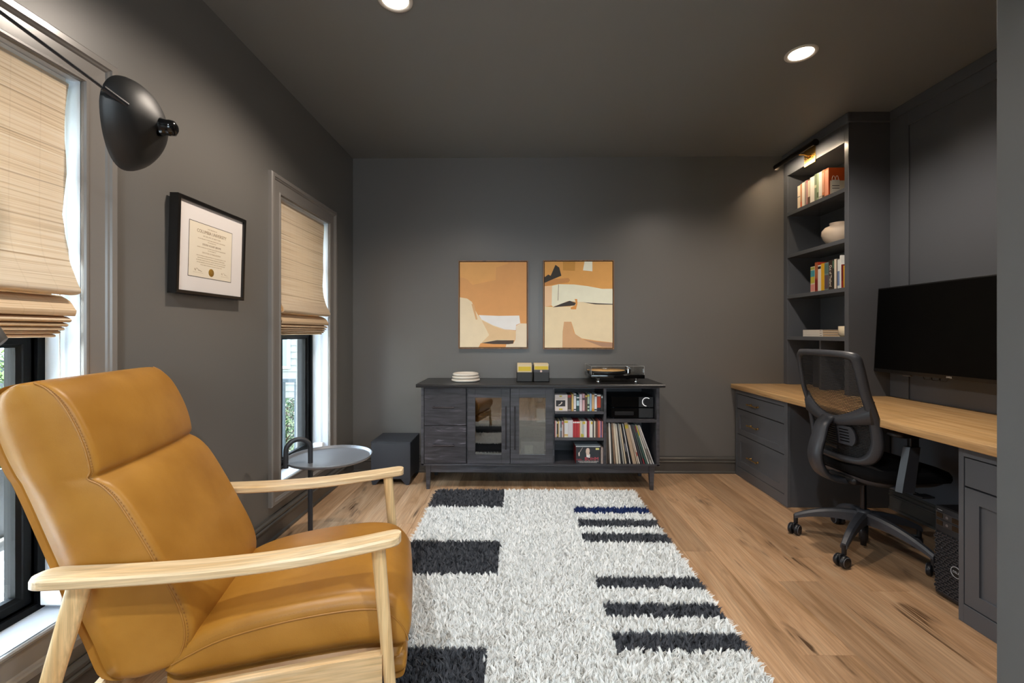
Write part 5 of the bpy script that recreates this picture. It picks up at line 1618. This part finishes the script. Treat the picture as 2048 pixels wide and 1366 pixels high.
SP_ = [((-.66, .315), (-.66, .215)), ((-.60, .345), (-.60, .212)), ((-.50, .383), (-.50, .215)), ((-.35, .407), (-.35, .222)), ((-.20, .415), (-.20, .225)), ((-.11, .410), (-.11, .222)), ((-.052, .392), (-.07, .215)), ((-.014, .355), (-.045, .21)), ((.008, .31), (-.03, .212)), ((.006, .262), (-.018, .225))]
loft('seat_cushion', SP_, 1.373, 1.917, .042, .012)
def pipe(pts, name, r=.0022):
    mb = MB(); mb.tube([world_of(ch) @ U(*p) for p in pts], r, 8); return mb.build(name, M_pipe, ch)
Fc = smooth_curve([p[0] for p in BP_], 5); Rc = smooth_curve([p[1] for p in BP_], 5)
for bb, s in ((1.3765, -1), (1.9155, 1)):
    pipe([(f[0] + (q[0] - f[0]) * .075, bb, f[1] + (q[1] - f[1]) * .075) for f, q in list(zip(Fc, Rc))[4:-4]], 'piping')
Tc = smooth_curve([p[0] for p in SP_], 5)
for bb in (1.370, 1.920):
    pipe([(t_[0] - (.012 if t_[0] > -.06 else 0), bb, t_[1] - .043) for t_ in Tc[3:-4]], 'piping', .002)
# stitching beside the near seams
mb = MB()
pts = [Vector((f[0] + (q[0] - f[0]) * .045 + .0, 1.3775, f[1] + (q[1] - f[1]) * .045)) for f, q in list(zip(smooth_curve([p[0] for p in BP_], 16), smooth_curve([p[1] for p in BP_], 16)))[20:-20:2]]
for p, q in zip(pts[:-1], pts[1:]):
    d = (q - p) * .3
    mb.tube([world_of(ch) @ U(*(p + d)), world_of(ch) @ U(*(q - d))], .0011, 5)
pts = [Vector((t_[0], 1.3765, t_[1] - .028)) for t_ in smooth_curve([p[0] for p in SP_], 14)[20:-40]]
for p, q in zip(pts[:-1], pts[1:]):
    d = (q - p) * .3
    mb.tube([world_of(ch) @ U(*(p + d)), world_of(ch) @ U(*(q - d))], .0010, 5)
mb.build('stitching', mat('stitch_thread', '#8a5c22', .7), ch)['kind'] = 'stuff'
loft('footrest', [((-.10, .205), (-.10, .13)), ((-.05, .205), (-.05, .125)), ((-.012, .198), (-.02, .128)), ((-.002, .18), (-.006, .145))], 1.40, 1.89, .02, .004)
WC = world_of(ch)
for bc_, sg in ((1.33, -1), (1.96, 1)):
    # arm: long flat board, dipping in the middle, rounded ends
    al = smooth_curve([(-.905, .588), (-.86, .592), (-.70, .583), (-.52, .577), (-.33, .580), (-.16, .593), (-.06, .603), (-.022, .606)], 6)
    rows = []
    n_ = len(al)
    for i, (a_, z_) in enumerate(al):
        e0 = (a_ + .905) / .055; e1 = (-.022 - a_) / .03
        k = min(1, math.sqrt(max(0, 1 - (1 - min(e0, 1)) ** 2)), math.sqrt(max(0, 1 - (1 - min(e1, 1)) ** 2)))
        w = (.038 - .006 * max(0, (a_ + .25) / .25)) * (.25 + .75 * k)
        h = .0135
        side = sg * .010 * math.sin(PI * i / (n_ - 1))       # slight outward bow in plan
        b_ = bc_ + side
        c4 = .005
        pl_ = [(-w, -h + c4), (-w + c4, -h), (w - c4, -h), (w, -h + c4), (w, h - c4), (w - c4, h), (-w + c4, h), (-w, h - c4)]
        rows.append([WC @ U(a_, b_ + p, z_ - h + q) for p, q in pl_])
    mb = MB(); mb.grid(rows, 0, False, True, True); mb.build('arm', M_ash, ch)
    def leg(name, p0, p1, r0, r1):
        path = [tuple(np.array(p0) + (np.array(p1) - np.array(p0)) * t) for t in (0, .3, .6, .85, 1)]
        rr = [tuple(np.array(r0) + (np.array(r1) - np.array(r0)) * t) for t in (0, .3, .6, .85, 1)]
        mb = MB(); mb.tube([WC @ U(*p) for p in path], [(x * S_, y * S_) for x, y in rr], 16, up=(WC.to_3x3() @ Vector((0, 1, 0))))
        return mb.build(name, M_ash2, ch)
    M_ash2 = wood('ash_leg_wood', '#d9b480', '#c99c60', '#e8cb9a', 'Z', 1.4, .36, bump=.06, tint=0)
    leg('front_leg', (-.088, bc_, .582), (-.035, bc_, ZF + .014), (.017, .020), (.014, .015))
    leg('rear_leg', (-.805, bc_, .566), (-.965, bc_ + sg * .005, ZF), (.018, .027), (.016, .017))
    # broad curved side rail under the cushion
    mb = MB()
    rows = []
    for a_ in np.linspace(-.86, -.075, 14):
        t = (a_ + .86) / .785
        zt = .262 - .03 * (1 - t) ** 2; zb = .150 + .03 * (1 - t)
        rows.append([WC @ U(a_, bc_ - .013, zb), WC @ U(a_, bc_ + .013, zb), WC @ U(a_, bc_ + .013, zt), WC @ U(a_, bc_ - .013, zt)])
    mb.grid(rows, 0, False, True, True); mb.build('side_rail', M_ash, ch)
for a_, zz in ((-.12, .155), (-.80, .20)):
    mb = MB(); mb.box(-.012, .012, -.30, .30, 0, .06, 0, .004, 1, WC @ Matrix.Translation(U(a_, 1.645, zz))); mb.build('cross_rail', M_ash, ch)

# ------------------------------------------------------------------ office chair
oc = thing('office_chair', 'black mesh office chair on castors pulled up to the oak desk', 'office chair', (1.905, 2.455, 0), math.radians(4))
WO = world_of(oc)
def O(x, y, z): return WO @ Vector((x, y, z))
base_rot = math.radians(2 - 4)
mb = MB(); mb.lathe([(.001, .14), (.028, .14), (.034, .15), (.036, .20), (.031, .215), (.024, .218), (.001, .218)], 28, 0, WO); mb.build('hub', M_darkplastic, oc)
mb = MB(); mb.cyl(O(0, 0, .2), O(0, 0, .44), .0145, .0145, 20); mb.build('gas_column', mat('column_steel', '#3a3b40', .2, .9), oc)
mb = MB(); mb.lathe([(.001, .018), (.014, .018), (.014, .045), (.022, .05), (.022, .14), (.001, .14)], 22, 0, WO); mb.build('lower_sleeve', M_blackplastic, oc)
for k in range(5):
    a = base_rot + k * 2 * PI / 5
    c, s = math.cos(a), math.sin(a)
    MR = WO @ Matrix.Rotation(a, 4, 'Z')
    rows = []
    for t in np.linspace(0, 1, 9):
        r_ = .02 + .300 * t
        zt = .205 - .012 * t - .075 * t ** 2.2
        hh = .062 - .036 * t
        w = .026 - .011 * t
        rows.append([MR @ Vector((r_, y, z)) for y, z in ((-w, zt - hh), (w, zt - hh), (w, zt - .012), (w * .55, zt), (-w * .55, zt), (-w, zt - .012))])
    mb = MB(); mb.grid(rows, 0, False, True, True)
    sp = mb.build('spoke', M_darkplastic, oc)
    mb = MB(); mb.cyl(MR @ Vector((.314, 0, .062)), MR @ Vector((.314, 0, .112)), .011, .012, 14); mb.build('caster_stem', M_blackplastic, oc)
    sw_ = [2.4, .25, 1.2, -.35, 1.9][k]
    MC = MR @ Matrix.Translation((.314, 0, .0315)) @ Matrix.Rotation(sw_, 4, 'Z') @ Matrix.Translation((.014, 0, 0))
    mb = MB()
    for sgn in (-1, 1):
        mb.lathe([(.001, .0), (.026, .0), (.031, .003), (.0315, .008), (.030, .018), (.024, .022), (.001, .021)], 26, 0, MC @ Matrix.Rotation(PI / 2 * sgn, 4, 'X') @ Matrix.Translation((0, 0, .006)))
    cst = mb.build('caster', M_blackplastic, oc)
    mb = MB()
    for sgn in (-1, 1):
        mb.lathe([(.0245, .0225), (.0265, .0222), (.0268, .0205), (.0245, .0205)], 28, 0, MC @ Matrix.Rotation(PI / 2 * sgn, 4, 'X') @ Matrix.Translation((0, 0, .006)))
    mb.build('caster_ring', mat('castor_grey', '#6d6f76', .35), cst)
    mb = MB(); mb.box(-.016, .02, -.006, .006, -.002, .036, 0, .004, 2, MC); mb.build('caster_hood', M_blackplastic, cst)
# seat
def rrect(x0, x1, y0, y1, r, n=6):
    out = []
    for cx, cy, a0 in ((x1 - r, y1 - r, 0), (x0 + r, y1 - r, PI / 2), (x0 + r, y0 + r, PI), (x1 - r, y0 + r, 3 * PI / 2)):
        for k in range(n + 1):
            a = a0 + PI / 2 * k / n
            out.append((cx + r * math.cos(a), cy + r * math.sin(a)))
    return out
SL = rrect(-.155, .318, -.245, .245, .11)
def seat_z(x, h):
    return h - .035 * max(0, (x - .2) / .145) ** 2 + .008 * max(0, (-.05 - x) / .1)
rows = []
for k_, h in ((.90, .425), (.98, .435), (1.0, .452), (.995, .470), (.95, .487), (.80, .495), (.45, .493), (.05, .490)):
    rows.append([O(.1 + (x - .1) * k_, y * k_, seat_z(.1 + (x - .1) * k_, h)) for x, y in SL])
mb = MB(); mb.grid(rows, 0, True, True, True); mb.build('seat_cushion', mat('black_seat_fabric', '#0d0d0f', .9, bump=.4, bscale=500, spec=.2), oc)
rows = []
for k_, h in ((.55, .392), (.80, .400), (.88, .415), (.9, .428)):
    rows.append([O(.08 + (x - .08) * k_, y * k_, h) for x, y in SL])
mb = MB(); mb.grid(rows, 0, True, True, True); mb.build('seat_pan', M_darkplastic, oc)
mb = MB(); mb.box(-.13, .12, -.09, .09, .375, .415, 0, .014, 2, WO); mb.box(-.06, .06, -.05, .05, .415 - .05, .38, 0, .01, 2, WO); mb.build('tilt_mechanism', M_blackplastic, oc)
mb = MB(); mb.tube([O(.06, -.10, .39), O(.07, -.24, .385)], .006, 10); mb.box(.045, .115, -.285, -.235, .377, .386, 0, .003, 1, WO); mb.build('height_lever', M_blackplastic, oc)
# back: shallow bowl of a frame, x as a function of height and width
def back_x(y, z):
    lean = -.165 - .100 * ((z - .50) / .595) + .022 * math.sin(PI * min(1, max(0, (z - .48) / .40)))
    return lean + .055 * (abs(y) / .23) ** 2
OUT = [(0, 1.098), (.12, 1.096), (.185, 1.090), (.213, 1.072), (.222, 1.03), (.228, .94), (.234, .82), (.238, .70), (.236, .62), (.218, .555), (.175, .51), (.09, .497), (0, .495)]
INN = [(0, 1.064), (.12, 1.062), (.165, 1.055), (.183, 1.04), (.190, 1.0), (.195, .93), (.199, .82), (.200, .70), (.196, .63), (.178, .575), (.14, .54), (.07, .53), (0, .53)]
o_ = smooth_curve(OUT, 5); i_ = smooth_curve(INN, 5)
o_ = o_ + [np.array((-p[0], p[1])) for p in o_[-2:0:-1]]
i_ = i_ + [np.array((-p[0], p[1])) for p in i_[-2:0:-1]]
rows = []
for (yo, zo), (yi, zi) in zip(o_, i_):
    ym, zm = (yo + yi) / 2, (zo + zi) / 2
    rows.append([O(back_x(yo, zo) + .008, yo, zo), O(back_x(yo, zo) - .006, yo * .985, zo), O(back_x(ym, zm) - .020, ym, zm), O(back_x(yi, zi) - .012, yi, zi), O(back_x(yi, zi) + .004, yi, zi), O(back_x(ym, zm) + .012, ym, zm)])
rows.append(rows[0])
mb = MB(); mb.grid(rows, 0, True, True); mb.build('back_frame', M_darkplastic, oc, weld=True)
def meshcloth():
    m = bpy.data.materials.new('chair_mesh_cloth'); m.use_nodes = True
    nt = m.node_tree; N, L = nt.nodes, nt.links
    b = N['Principled BSDF']; b.inputs['Base Color'].default_value = lin('#16171a'); b.inputs['Roughness'].default_value = .6
    tc = N.new('ShaderNodeTexCoord')
    sx = N.new('ShaderNodeSeparateXYZ'); L.new(tc.outputs['Object'], sx.inputs[0])
    def wv(sock, f):
        a = N.new('ShaderNodeMath'); a.operation = 'MULTIPLY'; a.inputs[1].default_value = f; L.new(sock, a.inputs[0])
        s = N.new('ShaderNodeMath'); s.operation = 'SINE'; L.new(a.outputs[0], s.inputs[0]); return s
    s1 = wv(sx.outputs['Y'], 2 * PI / .0062); s2 = wv(sx.outputs['Z'], 2 * PI / .0085)
    ml = N.new('ShaderNodeMath'); ml.operation = 'ADD'; L.new(s1.outputs[0], ml.inputs[0]); L.new(s2.outputs[0], ml.inputs[1])
    gt = N.new('ShaderNodeMath'); gt.operation = 'GREATER_THAN'; gt.inputs[1].default_value = .45; L.new(ml.outputs[0], gt.inputs[0])
    t = N.new('ShaderNodeBsdfTransparent')
    ms = N.new('ShaderNodeMixShader'); L.new(gt.outputs[0], ms.inputs[0]); L.new(b.outputs[0], ms.inputs[1]); L.new(t.outputs[0], ms.inputs[2])
    L.new(ms.outputs[0], N['Material Output'].inputs[0])
    return m
rows = []
for t in np.linspace(0, 1, 22):
    z = .520 + t * (1.075 - .520)
    zz = np.array([p[1] for p in smooth_curve(INN, 5)]); yy = np.array([p[0] for p in smooth_curve(INN, 5)])
    w = np.interp(-z, -zz, yy) + .012
    if z > 1.06: w = .12
    if z < .532: w = .08
    rows.append([O(back_x(y, z) + .003, y, z) for y in np.linspace(-w, w, 15)])
mb = MB(); mb.grid(rows, 0, True); mb.build('mesh_back', meshcloth(), oc)
# cross bar, rising to both sides
rows = []
for y in np.linspace(-.225, .225, 21):
    z = .712 + .062 * (abs(y) / .2) ** 1.6
    h = .026 + .030 * (abs(y) / .22) ** 2.2
    x = back_x(y, z)
    rows.append([O(x + .004, y, z - h), O(x - .014, y, z - h), O(x - .024, y, z), O(x - .014, y, z + h), O(x + .004, y, z + h)])
mb = MB(); mb.grid(rows, 0, True, True, True); mb.build('cross_bar', M_darkplastic, oc)
# single spine from the cross bar down and under the seat
sp_ = smooth_curve([(back_x(0, .72) - .016, .725), (-.232, .69), (-.250, .63), (-.270, .56), (-.272, .50), (-.245, .435), (-.19, .395), (-.10, .378), (-.02, .374)], 5)
rows = []
for i, (x, z) in enumerate(sp_):
    a, b = sp_[max(i - 1, 0)], sp_[min(i + 1, len(sp_) - 1)]
    t = Vector((b[0] - a[0], b[1] - a[1])).normalized(); nx, nz = t.y, -t.x
    w = .036 + .008 * math.sin(i / len(sp_) * PI); d = .015
    rows.append([O(x + nx * d, -w, z + nz * d), O(x + nx * d, w, z + nz * d), O(x + nx * d * .2, w + .004, z + nz * d * .2), O(x - nx * d, w * .8, z - nz * d), O(x - nx * d, -w * .8, z - nz * d), O(x + nx * d * .2, -w - .004, z + nz * d * .2)])
mb = MB(); mb.grid(rows, 0, True, True, True); mb.build('spine', M_darkplastic, oc)
# lumbar pad with slots
mb = MB()
rows = []
for z in np.linspace(.595, .695, 7):
    e = math.sqrt(max(.05, 1 - ((z - .645) / .056) ** 2))
    rows.append([O(back_x(y, z) - .008, y, z) for y in np.linspace(-.135 * (.75 + .25 * e), .135 * (.75 + .25 * e), 13)])
rows_b = [[p + (WO.to_3x3() @ Vector((-.008, 0, 0))) for p in r] for r in rows]
mb.grid(rows); mb.grid(rows_b)
for a_, b_ in ((rows[0], rows_b[0]), (rows[-1], rows_b[-1]), ([r[0] for r in rows], [r[0] for r in rows_b]), ([r[-1] for r in rows], [r[-1] for r in rows_b])):
    mb.grid([a_, b_])
lb = mb.build('lumbar_pad', mat('lumbar_plastic', '#3d3f46', .4), oc)
for sgn in (-1, 1):
    for k in range(5):
        z = .614 + k * .0155
        mb = MB(); mb.tube([O(back_x(sgn * .055, z) - .0168, sgn * .055, z), O(back_x(sgn * .105, z) - .0168, sgn * .105, z)], .0028, 6); mb.build('lumbar_slot', M_gloss, lb)
mb = MB()
for z in np.linspace(.595, .695, 9):
    mb.tube([O(back_x(0, z) - .022, -.045, z), O(back_x(0, z) - .022, .045, z)], .005, 8)
mb.build('lumbar_bellows', M_blackplastic, oc)
mb = MB(); mb.tube([O(-.19, -.05, .575), O(-.19, .06, .575)], .008, 10); mb.build('lumbar_bar', M_blackplastic, oc)
# arms
for sgn in (-1, 1):
    yy = sgn * .262
    rows = []
    for z, hx in ((.405, .040), (.45, .040), (.56, .036), (.628, .034)):
        x0 = -.018 + (z - .405) * .16
        rows.append([O(x0 - hx, yy - sgn * .014, z), O(x0 + hx, yy - sgn * .014, z), O(x0 + hx * .8, yy + sgn * .016, z), O(x0 - hx * .8, yy + sgn * .016, z)])
    mb = MB(); mb.grid(rows, 0, False, True, True); ar = mb.build('arm_post', M_darkplastic, oc)
    mb = MB(); mb.box(.0, .045, yy - .011, yy + .011, .62, .683, 0, .005, 2, WO); mb.build('arm_slider', M_blackplastic, oc)
    mb = MB(); mb.tube([O(-.018, yy + sgn * .002, .412), O(0, sgn * .16, .400), O(.01, sgn * .08, .395)], [(.012, .03), (.012, .034), (.012, .036)], 12, up=(0, 0, 1)); mb.build('arm_bracket', M_darkplastic, oc)
    rows = []
    for k_, h in ((.9, .678), (1.0, .684), (1.0, .694), (.92, .701), (.1, .702)):
        rows.append([O(.03 + (x - .03) * k_, yy + (y) * k_, h) for x, y in rrect(-.095, .155, -.045, .045, .038)])
    mb = MB(); mb.grid(rows, 0, True, True, True); mb.build('arm_pad', M_blackplastic, oc)
